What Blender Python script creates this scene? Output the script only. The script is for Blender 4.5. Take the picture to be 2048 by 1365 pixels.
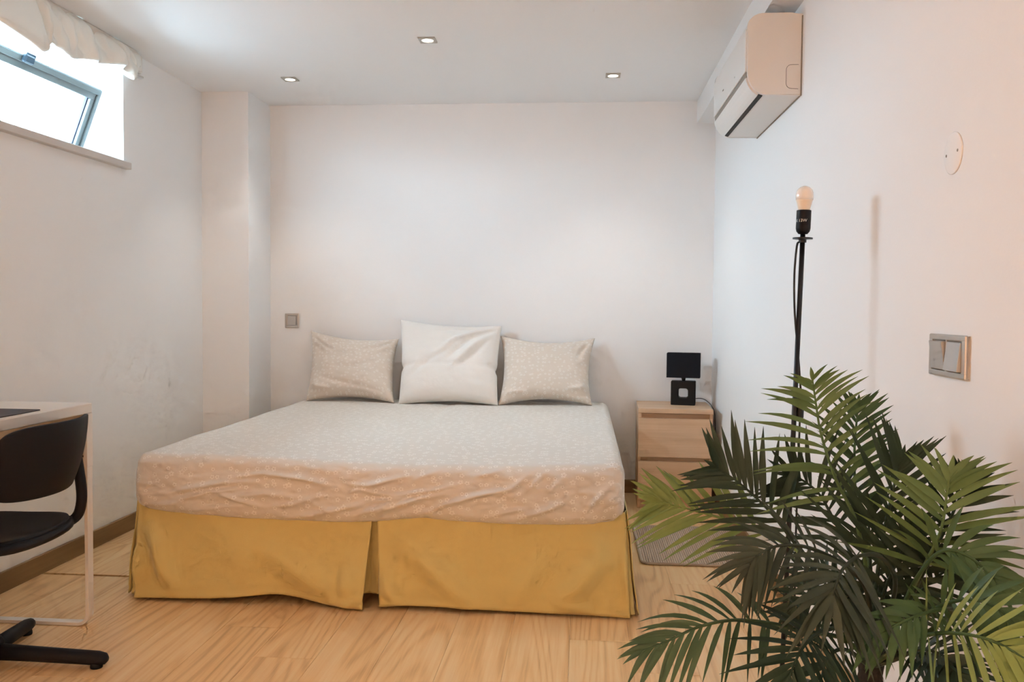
import bpy, bmesh, math, random
import numpy as np
from mathutils import Vector, Matrix, noise
PI = math.pi
random.seed(7)
scene = bpy.context.scene
for o in list(bpy.data.objects):
    bpy.data.objects.remove(o)
COL = scene.collection

# ------------------------------------------------------------------ camera
FPX, YAW, PITCH, ROLL, EYE = 1724.71, .0816, .0369, -.0084, 1.0825
_c, _s, _cp, _sp, _cr, _sr = math.cos(YAW), math.sin(YAW), math.cos(PITCH), math.sin(PITCH), math.cos(ROLL), math.sin(ROLL)
_r0 = Vector((_c, _s, 0)); FWD = Vector((-_s*_cp, _c*_cp, -_sp)); _u0 = Vector((-_s*_sp, _c*_sp, _cp))
RIGHT = _r0*_cr - _u0*_sr; UP = _r0*_sr + _u0*_cr
CAM = Vector((0, 0, EYE))
cd = bpy.data.cameras.new('camera'); cam = bpy.data.objects.new('camera', cd); COL.objects.link(cam)
cd.sensor_width = 36; cd.sensor_fit = 'HORIZONTAL'; cd.lens = FPX/2048*36; cd.clip_start = .02
M = Matrix((RIGHT, UP, -FWD)).transposed().to_4x4(); M.translation = CAM
cam.matrix_world = M
scene.camera = cam
def at(x, y, Y):
    """the point at depth Y (metres into the room) seen at photograph position x, y"""
    d = FWD + RIGHT*(x-1024)/FPX + UP*(682.5-y)/FPX
    return CAM + d*(Y/d.y)

# ------------------------------------------------------------------ light
WORLD, EXPO = 61.0, 0.0
scene.view_settings.view_transform = 'Standard'; scene.view_settings.look = 'None'
scene.view_settings.gamma = 1; scene.view_settings.use_curve_mapping = False
scene.view_settings.exposure = EXPO
scene.cycles.max_bounces = 8; scene.cycles.diffuse_bounces = 5; scene.cycles.adaptive_threshold = .14; scene.cycles.adaptive_min_samples = 10; scene.cycles.use_light_tree = False; scene.cycles.sample_clamp_indirect = 8
w = bpy.data.worlds.new('overcast'); scene.world = w; w.use_nodes = True
# overcast white sky, duller ground below the horizon
DAY = (.60, .84, 1.02)
wt = w.node_tree; wb = wt.nodes['Background']; wb.inputs[1].default_value = WORLD
wc = wt.nodes.new('ShaderNodeTexCoord'); wsx = wt.nodes.new('ShaderNodeSeparateXYZ'); wr_ = wt.nodes.new('ShaderNodeValToRGB')
wr_.color_ramp.elements[0].position = .47; wr_.color_ramp.elements[0].color = (*[c*.42 for c in DAY], 1)
wr_.color_ramp.elements[1].position = .53; wr_.color_ramp.elements[1].color = (*DAY, 1)
wm = wt.nodes.new('ShaderNodeMath'); wm.operation = 'MULTIPLY_ADD'; wm.inputs[1].default_value = .5; wm.inputs[2].default_value = .5
wt.links.new(wc.outputs['Generated'], wsx.inputs[0]); wt.links.new(wsx.outputs[2], wm.inputs[0]); wt.links.new(wm.outputs[0], wr_.inputs[0]); wt.links.new(wr_.outputs[0], wb.inputs[0])
def light(name, kind, loc, power, color, **kw):
    l = bpy.data.lights.new(name, kind); l.energy = power; l.color = color
    for k, v in kw.items(): setattr(l, k, v)
    o = bpy.data.objects.new(name, l); COL.objects.link(o); o.location = loc
    return o
WARM = (1, .657, .433)
SPOTC = (1, .97, .93)
# unseen warm lamp inferred behind the camera, plus an uplight added for ceiling-bounce fill
LA, LB, LS = 170, 40, 12
up = light('added_uplight_fill', 'SPOT', (-1.3, -1.8, 1.25), LA, WARM, spot_size=2.3, spot_blend=.6, shadow_soft_size=.08); up.rotation_euler = (PI, 0, 0)
light('lamp_behind_camera', 'POINT', (.60, -1.6, .85), LB, WARM, shadow_soft_size=.10)

# ------------------------------------------------------------------ room numbers
XL, XR, YB, YF, ZC = -2.171, .757, 5.1245, -2.6, 2.2995
YC, XC = 4.78, -1.8975          # column
XBM, ZBM = .648, 2.170          # beam over the right wall
WY0, WY1, WZ0, WZ1, WX = 2.74, 3.94, 1.745, 2.262, -2.49   # window opening
pl = light('window_portal', 'AREA', (WX-.02, (WY0+WY1)/2, (WZ0+WZ1)/2), 1, (1, 1, 1), shape='RECTANGLE', size=WZ1-WZ0, size_y=WY1-WY0)
pl.rotation_euler = (0, -PI/2, 0); pl.data.cycles.is_portal = True

# ------------------------------------------------------------------ materials
def mat(name, color, rough=.6, metal=0, bump=None, spec=.5, sheen=0, coat=0):
    m = bpy.data.materials.new(name); m.use_nodes = True
    b = m.node_tree.nodes['Principled BSDF']
    b.inputs['Base Color'].default_value = (*color, 1); b.inputs['Roughness'].default_value = rough
    b.inputs['Metallic'].default_value = metal; b.inputs['Specular IOR Level'].default_value = spec
    b.inputs['Sheen Weight'].default_value = sheen; b.inputs['Coat Weight'].default_value = coat
    if bump:
        sc, st, dist = bump
        t = m.node_tree; n = t.nodes.new('ShaderNodeTexNoise'); n.inputs['Scale'].default_value = sc; n.inputs['Detail'].default_value = 4
        tc = t.nodes.new('ShaderNodeTexCoord'); t.links.new(tc.outputs['Object'], n.inputs['Vector'])
        bp = t.nodes.new('ShaderNodeBump'); bp.inputs['Strength'].default_value = st; bp.inputs['Distance'].default_value = dist
        t.links.new(n.outputs['Fac'], bp.inputs['Height']); t.links.new(bp.outputs['Normal'], b.inputs['Normal'])
    return m
def nd(t, kind, **kw):
    n = t.nodes.new(kind)
    for k, v in kw.items():
        if k.startswith('i_'): n.inputs[k[2:].replace('_', ' ')].default_value = v
        else: setattr(n, k, v)
    return n
def math_n(t, op, a, b=None, c=None, clamp=False):
    n = t.nodes.new('ShaderNodeMath'); n.operation = op; n.use_clamp = clamp
    for k, v in enumerate((a, b, c)):
        if v is None: continue
        if isinstance(v, (int, float)): n.inputs[k].default_value = v
        else: t.links.new(v, n.inputs[k])
    return n.outputs[0]
def wood(name, cols, scale, axis='Y', rough=.45, ring=16, spec=.4, lines=.30):
    """oak grain running along one object axis; each object takes its own cut"""
    m = bpy.data.materials.new(name); m.use_nodes = True; t = m.node_tree; b = t.nodes['Principled BSDF']
    tc = nd(t, 'ShaderNodeTexCoord'); oi = nd(t, 'ShaderNodeObjectInfo')
    off = nd(t, 'ShaderNodeVectorMath', operation='SCALE'); off.inputs[0].default_value = (37, 61, 23)
    t.links.new(oi.outputs['Random'], off.inputs['Scale'])
    add = nd(t, 'ShaderNodeVectorMath', operation='ADD')
    t.links.new(tc.outputs['Object'], add.inputs[0]); t.links.new(off.outputs[0], add.inputs[1])
    mp = nd(t, 'ShaderNodeMapping')
    mp.inputs['Scale'].default_value = {'Y': (scale, scale*.10, scale), 'X': (scale*.10, scale, scale), 'Z': (scale, scale, scale*.10)}[axis]
    t.links.new(add.outputs[0], mp.inputs['Vector'])
    n1 = nd(t, 'ShaderNodeTexNoise'); n1.inputs['Scale'].default_value = .42; n1.inputs['Detail'].default_value = 2; n1.inputs['Distortion'].default_value = .3
    t.links.new(mp.outputs[0], n1.inputs['Vector'])
    ring_s = math_n(t, 'MULTIPLY', n1.outputs['Fac'], ring*PI*2)
    sn = math_n(t, 'SINE', ring_s)
    sn = math_n(t, 'MULTIPLY_ADD', sn, .5, .5)
    sn = math_n(t, 'POWER', sn, 2.5)
    mp2 = nd(t, 'ShaderNodeMapping'); k = scale*9
    mp2.inputs['Scale'].default_value = {'Y': (k, k*.03, k), 'X': (k*.03, k, k), 'Z': (k, k, k*.03)}[axis]
    t.links.new(add.outputs[0], mp2.inputs['Vector'])
    n2 = nd(t, 'ShaderNodeTexNoise'); n2.inputs['Scale'].default_value = 1; n2.inputs['Detail'].default_value = 5; n2.inputs['Roughness'].default_value = .65
    t.links.new(mp2.outputs[0], n2.inputs['Vector'])
    n3 = nd(t, 'ShaderNodeTexNoise'); n3.inputs['Scale'].default_value = .35; n3.inputs['Detail'].default_value = 1
    t.links.new(mp.outputs[0], n3.inputs['Vector'])
    v = math_n(t, 'MULTIPLY_ADD', sn, -lines, .26)
    v = math_n(t, 'MULTIPLY_ADD', n2.outputs['Fac'], .80, v)
    v = math_n(t, 'MULTIPLY_ADD', n3.outputs['Fac'], .30, v)
    v = math_n(t, 'MULTIPLY_ADD', oi.outputs['Random'], .10, v)
    cr = nd(t, 'ShaderNodeValToRGB'); e = cr.color_ramp.elements
    e[0].position = .40; e[0].color = (*cols[0], 1); e[1].position = 1.0; e[1].color = (*cols[2], 1)
    x = cr.color_ramp.elements.new(.76); x.color = (*cols[1], 1)
    t.links.new(v, cr.inputs['Fac']); t.links.new(cr.outputs['Color'], b.inputs['Base Color'])
    b.inputs['Roughness'].default_value = rough; b.inputs['Specular IOR Level'].default_value = spec
    bp = nd(t, 'ShaderNodeBump'); bp.inputs['Strength'].default_value = .12; bp.inputs['Distance'].default_value = .0008
    t.links.new(n2.outputs['Fac'], bp.inputs['Height']); t.links.new(bp.outputs['Normal'], b.inputs['Normal'])
    return m
def floral(name, base, flower, dot, cell, weave=900, bump_w=.0):
    """printed cotton: five-petalled white flowers with a dark eye, laid out on the cloth's own UV"""
    m = bpy.data.materials.new(name); m.use_nodes = True; t = m.node_tree; b = t.nodes['Principled BSDF']
    uv = nd(t, 'ShaderNodeUVMap'); uv.uv_map = 'UVMap'
    vo = nd(t, 'ShaderNodeTexVoronoi', voronoi_dimensions='2D', feature='F1'); vo.inputs['Scale'].default_value = 1/cell; vo.inputs['Randomness'].default_value = .75
    t.links.new(uv.outputs[0], vo.inputs['Vector'])
    sub = nd(t, 'ShaderNodeVectorMath', operation='SUBTRACT')
    t.links.new(uv.outputs[0], sub.inputs[0]); t.links.new(vo.outputs['Position'], sub.inputs[1])
    sx = nd(t, 'ShaderNodeSeparateXYZ'); t.links.new(sub.outputs[0], sx.inputs[0])
    r = math_n(t, 'SQRT', math_n(t, 'ADD', math_n(t, 'MULTIPLY', sx.outputs[0], sx.outputs[0]), math_n(t, 'MULTIPLY', sx.outputs[1], sx.outputs[1])))
    th = math_n(t, 'ARCTAN2', sx.outputs[1], sx.outputs[0])
    sc = nd(t, 'ShaderNodeSeparateColor'); t.links.new(vo.outputs['Color'], sc.inputs[0])
    th = math_n(t, 'MULTIPLY_ADD', sc.outputs[0], 6.28, th)
    pet = math_n(t, 'ABSOLUTE', math_n(t, 'SINE', math_n(t, 'MULTIPLY', th, 2.5)))
    R = math_n(t, 'MULTIPLY_ADD', pet, cell*.13, cell*.10)
    R = math_n(t, 'MULTIPLY', R, math_n(t, 'MULTIPLY_ADD', sc.outputs[1], .5, .75))
    out = math_n(t, 'LESS_THAN', math_n(t, 'ABSOLUTE', math_n(t, 'SUBTRACT', r, R)), cell*.045)
    inn = math_n(t, 'LESS_THAN', r, R)
    some = math_n(t, 'GREATER_THAN', sc.outputs[2], .25)
    fac = math_n(t, 'MULTIPLY', math_n(t, 'MAXIMUM', out, math_n(t, 'MULTIPLY', inn, .35)), some)
    eye = math_n(t, 'MULTIPLY', math_n(t, 'LESS_THAN', r, cell*.045), some)
    mx = nd(t, 'ShaderNodeMix', data_type='RGBA'); mx.inputs[6].default_value = (*base, 1); mx.inputs[7].default_value = (*flower, 1)
    t.links.new(fac, mx.inputs[0])
    m2 = nd(t, 'ShaderNodeMix', data_type='RGBA'); m2.inputs[7].default_value = (*dot, 1)
    t.links.new(eye, m2.inputs[0]); t.links.new(mx.outputs[2], m2.inputs[6])
    t.links.new(m2.outputs[2], b.inputs['Base Color'])
    b.inputs['Roughness'].default_value = .9; b.inputs['Specular IOR Level'].default_value = .15; b.inputs['Sheen Weight'].default_value = .15
    n = nd(t, 'ShaderNodeTexNoise'); n.inputs['Scale'].default_value = 26; n.inputs['Detail'].default_value = 5; n.inputs['Distortion'].default_value = .6
    t.links.new(uv.outputs[0], n.inputs['Vector'])
    bp = nd(t, 'ShaderNodeBump'); bp.inputs['Strength'].default_value = .35; bp.inputs['Distance'].default_value = .006
    t.links.new(n.outputs['Fac'], bp.inputs['Height']); t.links.new(bp.outputs['Normal'], b.inputs['Normal'])
    return m
MT = dict(
    wall=mat('wall_paint', (.915, .908, .903), .85, bump=(140, .10, .002), spec=.2),
    ceiling=mat('ceiling_paint', (.94, .936, .932), .9, spec=.15),
    plaster=mat('reveal_plaster', (.88,.88,.88), .8, spec=.2),
    sill=mat('stone_sill', (.66, .61, .57), .5, bump=(60, .05, .002)),
    floor=wood('oak_floor', ((.54, .29, .12), (.84, .54, .26), (.90, .65, .365)), 6.5, 'Y', .40, ring=24, lines=.20),
    subfloor=mat('dark_joint', (.10, .05, .025), .9),
    base=wood('baseboard_wood', ((.20, .115, .05), (.27, .165, .075), (.33, .21, .10)), 6, 'Y', .5),
    basex=wood('baseboard_wood_x', ((.20, .115, .05), (.27, .165, .075), (.33, .21, .10)), 6, 'X', .5),
    oak=wood('oak_veneer', ((.52, .32, .19), (.67, .44, .275), (.75, .52, .345)), 7, 'X', .5, ring=9, lines=.14),
    oaky=wood('oak_veneer_depth', ((.52, .32, .19), (.67, .44, .275), (.75, .52, .345)), 7, 'Y', .5, ring=9, lines=.14),
    oakz=wood('oak_veneer_upright', ((.52, .32, .19), (.67, .44, .275), (.75, .52, .345)), 7, 'Z', .5, ring=9, lines=.14),
    sheet=floral('floral_sheet', (.725, .67, .60), (.88, .845, .79), (.52, .43, .36), .034),
    pcase=floral('floral_pillowcase', (.73, .65, .565), (.85, .805, .75), (.58, .48, .40), .026),
    white_cotton=mat('white_cotton', (.82, .79, .75), .9, bump=(45, .25, .006), spec=.15, sheen=.15),
    mustard=mat('mustard_cotton', (.68, .53, .205), .9, bump=(500, .35, .0015), spec=.12, sheen=.2),
    mustard_in=mat('mustard_lining', (.60, .45, .18), .9, spec=.12),
    linen=mat('cream_linen', (.86, .835, .78), .9, bump=(300, .25, .001), spec=.15),
    black=mat('black_plastic', (.010, .010, .013), .55, bump=(700, .25, .0006), spec=.22),
    blackm=mat('black_metal', (.012, .012, .014), .38, spec=.4),
    ceramic=mat('black_ceramic', (.010, .010, .010), .5, spec=.25),
    shade=mat('black_shade_cloth', (.012, .012, .016), .85, bump=(900, .3, .0006), spec=.2),
    cable=mat('black_cable', (.012, .01, .01), .5),
    white=mat('white_laminate', (.80, .755, .70), .45, spec=.35),
    whitem=mat('white_powder_coat', (.80, .75, .69), .45),
    raw=mat('drilled_board', (.78, .68, .55), .7),
    hole=mat('hole_black', (.015, .012, .01), .8),
    matpad=mat('grey_desk_mat', (.075, .065, .07), .8),
    acw=mat('ac_plastic', (.80, .775, .745), .38, spec=.4),
    acdark=mat('ac_gap', (.035, .03, .03), .7),
    acgrey=mat('ac_slot', (.30, .26, .22), .7),
    steel=mat('brushed_nickel', (.52, .48, .44), .36, metal=.85),
    rocker=mat('silver_rocker', (.50, .48, .46), .4, metal=.55),
    alu=mat('window_aluminium', (.17, .205, .215), .5, metal=.2),
    seal=mat('rubber_seal', (.05, .05, .10), .7),
    spot_rim=mat('spot_rim', (.45, .42, .37), .4, metal=.6),
    rug=None, lens=None, glass=None)
t = MT['linen'].node_tree; tl_ = nd(t, 'ShaderNodeBsdfTranslucent'); tl_.inputs[0].default_value = (.80, .76, .68, 1); ms_ = nd(t, 'ShaderNodeMixShader'); ms_.inputs[0].default_value = .012
t.links.new(t.nodes['Principled BSDF'].outputs[0], ms_.inputs[1]); t.links.new(tl_.outputs[0], ms_.inputs[2]); t.links.new(ms_.outputs[0], t.nodes['Material Output'].inputs[0])
# rug: ribbed cotton weave
m = mat('ribbed_rug', (.46, .37, .30), .95, spec=.1); MT['rug'] = m; t = m.node_tree; b = t.nodes['Principled BSDF']
tc = nd(t, 'ShaderNodeTexCoord'); wv = nd(t, 'ShaderNodeTexWave', wave_type='BANDS', bands_direction='X'); wv.inputs['Scale'].default_value = 32; wv.inputs['Distortion'].default_value = 2.2; wv.inputs['Detail'].default_value = 2; wv.inputs['Detail Scale'].default_value = 5
t.links.new(tc.outputs['Object'], wv.inputs['Vector'])
cr = nd(t, 'ShaderNodeValToRGB'); cr.color_ramp.elements[0].color = (.42, .315, .24, 1); cr.color_ramp.elements[1].color = (.76, .61, .48, 1)
t.links.new(wv.outputs['Fac'], cr.inputs['Fac']); t.links.new(cr.outputs['Color'], b.inputs['Base Color'])
bp = nd(t, 'ShaderNodeBump'); bp.inputs['Strength'].default_value = .8; bp.inputs['Distance'].default_value = .004
t.links.new(wv.outputs['Fac'], bp.inputs['Height']); t.links.new(bp.outputs['Normal'], b.inputs['Normal'])
# lit lens of the ceiling spots
m = bpy.data.materials.new('lit_lens'); m.use_nodes = True; b = m.node_tree.nodes['Principled BSDF']
b.inputs['Emission Color'].default_value = (1, .93, .82, 1); b.inputs['Emission Strength'].default_value = 6; MT['lens'] = m; m.cycles.emission_sampling = 'NONE'
# window pane
m = bpy.data.materials.new('clear_pane'); m.use_nodes = True; t = m.node_tree; t.nodes.clear()
o_ = nd(t, 'ShaderNodeOutputMaterial'); tr = nd(t, 'ShaderNodeBsdfTransparent'); gl = nd(t, 'ShaderNodeBsdfGlossy'); gl.inputs['Roughness'].default_value = .02
ms = nd(t, 'ShaderNodeMixShader'); ms.inputs[0].default_value = .06
t.links.new(tr.outputs[0], ms.inputs[1]); t.links.new(gl.outputs[0], ms.inputs[2]); t.links.new(ms.outputs[0], o_.inputs[0]); MT['glass'] = m
# opal glass of the bare bulb
m = mat('opal_bulb', (.90, .86, .82), .12, spec=.6); MT['bulb'] = m
MT['bulbneck'] = mat('bulb_neck', (.90, .79, .66), .5)
MT['print'] = mat('grey_print', (.80, .78, .74), .6)
def leafmat(name, a, bcol):
    m = bpy.data.materials.new(name); m.use_nodes = True; t = m.node_tree; b = t.nodes['Principled BSDF']
    oi = nd(t, 'ShaderNodeObjectInfo'); tc = nd(t, 'ShaderNodeTexCoord')
    n = nd(t, 'ShaderNodeTexNoise'); n.inputs['Scale'].default_value = 22; n.inputs['Detail'].default_value = 3
    t.links.new(tc.outputs['Object'], n.inputs['Vector'])
    v = math_n(t, 'MULTIPLY_ADD', oi.outputs['Random'], .5, math_n(t, 'MULTIPLY', n.outputs['Fac'], .6))
    mx = nd(t, 'ShaderNodeMix', data_type='RGBA'); mx.inputs[6].default_value = (*a, 1); mx.inputs[7].default_value = (*bcol, 1)
    t.links.new(v, mx.inputs[0]); t.links.new(mx.outputs[2], b.inputs['Base Color'])
    b.inputs['Roughness'].default_value = .5; b.inputs['Specular IOR Level'].default_value = .35
    return m
LEAF = dict(light=leafmat('leaf_fresh_green', (.062, .125, .042), (.14, .225, .085)),
            lime=leafmat('leaf_yellow_green', (.14, .215, .05), (.245, .33, .105)),
            mid=leafmat('leaf_mid_green', (.028, .070, .026), (.068, .135, .052)),
            blue=leafmat('leaf_blue_green', (.035, .075, .035), (.075, .13, .065)),
            dark=leafmat('leaf_dark_green', (.012, .030, .017), (.034, .064, .038)),
            olive=leafmat('leaf_olive_brown', (.018, .032, .021), (.052, .074, .052)))

# ------------------------------------------------------------------ object helpers
def tag(o, label=None, cat=None, group=None, kind=None):
    if label: o['label'] = label
    if cat: o['category'] = cat
    if group: o['group'] = group
    if kind: o['kind'] = kind
    return o
def empty(name, loc, rz=0, **kw):
    o = bpy.data.objects.new(name, None); COL.objects.link(o); o.location = loc; o.rotation_euler = (0, 0, rz)
    o.empty_display_size = .05
    return tag(o, **kw)
def root_of(o):
    while o.parent: o = o.parent
    return o
def obj(name, bm, m, parent=None, smooth=False, world=True):
    """link a bmesh (or mesh) as one object; world=True: its coordinates are room coordinates"""
    if isinstance(bm, bmesh.types.BMesh):
        me = bpy.data.meshes.new(name); bmesh.ops.recalc_face_normals(bm, faces=bm.faces); bm.to_mesh(me); bm.free()
    else: me = bm
    if world and parent is not None:
        r = root_of(parent)
        if r.type == 'EMPTY':
            me.transform((Matrix.Translation(r.location) @ r.rotation_euler.to_matrix().to_4x4()).inverted())
    if smooth:
        for p in me.polygons: p.use_smooth = True
    if m is not None: me.materials.append(m)
    o = bpy.data.objects.new(name, me); COL.objects.link(o); o.parent = parent
    return o
def nb(): return bmesh.new()
def box(bm, x0, x1, y0, y1, z0, z1, bev=0, seg=1):
    vs = [bm.verts.new((x, y, z)) for z in (z0, z1) for y in (y0, y1) for x in (x0, x1)]
    fs = [bm.faces.new([vs[i] for i in f]) for f in ((0, 2, 3, 1), (4, 5, 7, 6), (0, 1, 5, 4), (2, 6, 7, 3), (0, 4, 6, 2), (1, 3, 7, 5))]
    if bev:
        es = list({e for f in fs for e in f.edges})
        bmesh.ops.bevel(bm, geom=es, offset=bev, segments=seg, affect='EDGES', profile=.5)
    return bm
def bx(*a, **k): return box(nb(), *a, **k)
def tube(bm, pts, r, n=10, cap=True, flat=None):
    """round (or flat, flat=(half width, half height)) bar swept along points; r a number or one per point"""
    pts = [Vector(p) for p in pts]; rs = r if isinstance(r, (list, tuple)) else [r]*len(pts)
    rings = []; up = None
    for i, p in enumerate(pts):
        d = (pts[min(i+1, len(pts)-1)] - pts[max(i-1, 0)]).normalized()
        if up is None:
            up = Vector((0, 0, 1)) if abs(d.z) < .9 else Vector((0, 1, 0))
        s = d.cross(up).normalized(); up = s.cross(d).normalized()
        if flat: ring = [p + s*a*flat[0] + up*b_*flat[1] for a, b_ in ((-1, -1), (1, -1), (1, 1), (-1, 1))]
        else: ring = [p + (s*math.cos(2*PI*k/n) + up*math.sin(2*PI*k/n))*rs[i] for k in range(n)]
        rings.append([bm.verts.new(q) for q in ring])
    m_ = len(rings[0])
    for a, b_ in zip(rings, rings[1:]):
        for k in range(m_): bm.faces.new((a[k], a[(k+1) % m_], b_[(k+1) % m_], b_[k]))
    if cap:
        bm.faces.new(rings[0][::-1]); bm.faces.new(rings[-1])
    return bm
def lathe(bm, prof, c, n=24, axis=None):
    """profile of (radius, height) pairs turned about an axis through c"""
    c = Vector(c); ax = Vector(axis or (0, 0, 1)).normalized()
    s = ax.orthogonal().normalized(); q = ax.cross(s)
    rings = [[bm.verts.new(c + ax*h + (s*math.cos(2*PI*k/n) + q*math.sin(2*PI*k/n))*max(r, 1e-4)) for k in range(n)] for r, h in prof]
    for a, b_ in zip(rings, rings[1:]):
        for k in range(n): bm.faces.new((a[k], a[(k+1) % n], b_[(k+1) % n], b_[k]))
    bm.faces.new(rings[0][::-1]); bm.faces.new(rings[-1])
    return bm
def smooth_path(pts, n=6):
    """Catmull-Rom through the points"""
    P = [Vector(p) for p in pts]; P = [P[0]*2-P[1]] + P + [P[-1]*2-P[-2]]; out = []
    for i in range(1, len(P)-2):
        a, b_, c, d = P[i-1:i+3]
        for k in range(n):
            u = k/n; out.append(.5*((2*b_) + (c-a)*u + (2*a-5*b_+4*c-d)*u*u + (3*b_-a-3*c+d)*u**3))
    out.append(P[-2]); return out
def grid_mesh(name, V, uv=None, thick=0):
    """mesh from a numpy array rows x cols x 3, uv rows x cols x 2"""
    nr, nc = V.shape[:2]
    f = [(i*nc+j, i*nc+j+1, (i+1)*nc+j+1, (i+1)*nc+j) for i in range(nr-1) for j in range(nc-1)]
    me = bpy.data.meshes.new(name); me.from_pydata([tuple(v) for v in V.reshape(-1, 3)], [], f)
    if uv is not None:
        l = me.uv_layers.new(name='UVMap'); U = uv.reshape(-1, 2)
        idx = np.array([lp.vertex_index for lp in me.loops]); l.data.foreach_set('uv', U[idx].ravel())
    return me
def ridge(x, y, line, w, h):
    """height of a soft cloth ridge along a polyline, sampled at arrays x, y"""
    best = np.full(x.shape, 1e9); tt = np.zeros(x.shape); n = len(line)-1
    for i in range(n):
        (ax, ay), (bx_, by) = line[i], line[i+1]; dx, dy = bx_-ax, by-ay; L = dx*dx+dy*dy+1e-12
        u = np.clip(((x-ax)*dx+(y-ay)*dy)/L, 0, 1); d = np.hypot(x-ax-u*dx, y-ay-u*dy)
        k = d < best; best = np.where(k, d, best); tt = np.where(k, (i+u)/n, tt)
    return h*np.exp(-(best/w)**2)*np.sin(np.clip(tt, 0, 1)*PI*.96+.06)
def smoothstep(a, b_, x):
    u = np.clip((x-a)/(b_-a), 0, 1); return u*u*(3-2*u)

# ------------------------------------------------------------------ the setting
st = dict(kind='structure')
fl = tag(obj('floor', bx(XL-.3, XR+.2, YF-.2, YB+.2, -.10, -.012), MT['subfloor']), 'light oak laminate floor with grain running towards the bed wall', **st)
PW, PL = .195, 1.29
pm = bpy.data.meshes.new('plank'); b_ = bx(.0003, PW-.0003, .0004, PL-.0004, -.012, 0, bev=.0006); bmesh.ops.recalc_face_normals(b_, faces=b_.faces); b_.to_mesh(pm); b_.free(); pm.materials.append(MT['floor'])
def plank(x, y, w_, l_):
    if w_ > PW-.001 and l_ > PL-.001:
        o = bpy.data.objects.new('plank', pm)
    else:
        me = bpy.data.meshes.new('plank'); q = bx(.0003, w_-.0003, .0004, l_-.0004, -.012, 0, bev=.0006); bmesh.ops.recalc_face_normals(q, faces=q.faces); q.to_mesh(me); q.free(); me.materials.append(MT['floor'])
        o = bpy.data.objects.new('plank', me)
    COL.objects.link(o); o.location = (x, y, 0); o.parent = fl
x = XL-.005; col_i = 0
while x < XR:
    w_ = min(PW, XR-x); y = YF - [0, .43, .86, .2, .64, 1.05][col_i % 6]
    cuts = [YF]
    while y < YB:
        y += PL
        if y > YF+.02: cuts.append(min(y, YB))
    if col_i < 3: cuts = [YF, -1.89, -.6, .69, 1.98, 3.290, 3.735, YB] if True else cuts   # the two straight joints beside the desk
    for a, b_ in zip(cuts, cuts[1:]):
        gap = .0035 if (col_i < 3 and abs(b_-3.29) < .01) else (.0012 if (col_i < 3 and abs(b_-3.735) < .01) else 0)
        if b_-a > .02: plank(x, a, w_, b_-a-gap)
    x += w_; col_i += 1
tag(obj('ceiling', bx(XL-.3, XR+.2, YF-.2, YB+.2, ZC, ZC+.1), MT['ceiling']), 'smooth white plaster ceiling', **st)
b_ = nb()
for a in ((WX, XL, YF, WY0, 0, ZC), (WX, XL, WY1, YB, 0, ZC), (WX, XL, WY0, WY1, 0, WZ0-.015), (WX, XL, WY0, WY1, WZ1, ZC)): box(b_, *a)
bmesh.ops.remove_doubles(b_, verts=b_.verts, dist=1e-5)
tag(obj('wall_left', b_, MT['wall']), 'white painted wall with the high window', **st)
tag(obj('wall_column', bx(XL, XC, YC, YB, 0, ZC), MT['wall']), 'white painted corner column beside the bed', **st)
tag(obj('wall_back', bx(XL-.3, XR+.2, YB, YB+.15, 0, ZC), MT['wall']), 'white painted wall behind the bed', **st)
tag(obj('wall_right', bx(XR, XR+.15, YF, YB, 0, ZC), MT['wall']), 'white painted wall with the air conditioner', **st)
tag(obj('wall_front', bx(XL-.3, XR+.2, YF-.15, YF, 0, ZC), MT['wall']), 'white painted wall behind the viewer', **st)
tag(obj('ceiling_beam', bx(XBM, XR, YF, YB, ZBM, ZC), MT['wall']), 'boxed beam running along the top of the air conditioner wall', **st)
BH, BT = .078, .013
tag(obj('baseboard_left', bx(XL, XL+BT, YF, YC, 0, BH, bev=.002), MT['base']), 'brown wooden baseboard under the window', **st)
b_ = bx(XL, XC+BT, YC-BT, YC, 0, BH, bev=.002); box(b_, XC, XC+BT, YC, YB, 0, BH, bev=.002)
tag(obj('baseboard_column', b_, MT['basex']), 'brown wooden baseboard around the corner column', **st)
tag(obj('baseboard_back', bx(XC+BT, XR-BT, YB-BT, YB, 0, BH, bev=.002), MT['basex']), 'brown wooden baseboard behind the bed', **st)
tag(obj('baseboard_right', bx(XR-BT, XR, YF, YB, 0, BH, bev=.002), MT['base']), 'brown wooden baseboard behind the floor lamp', **st)

# window: frame, hopper sash leaning into the room, sill
win = empty('window_1', (XL, (WY0+WY1)/2, WZ0), label='high hopper window with blue grey metal sash tilted open', **st)
fr_ = nb(); d0, d1 = WX, WX+.05
for a in ((d0, d1, WY0, WY1, WZ0, WZ0+.035), (d0, d1, WY0, WY1, WZ1-.035, WZ1), (d0, d1, WY0, WY0+.035, WZ0+.035, WZ1-.035), (d0, d1, WY1-.02, WY1, WZ0+.035, WZ1-.035)): box(fr_, *a, bev=.003)
obj('window_frame', fr_, MT['plaster'], win)
obj('window_sill', bx(WX+.05, XL+.03, WY0-.02, WY1+.02, WZ0-.016, WZ0+.017, bev=.003), MT['sill'], win)
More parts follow.
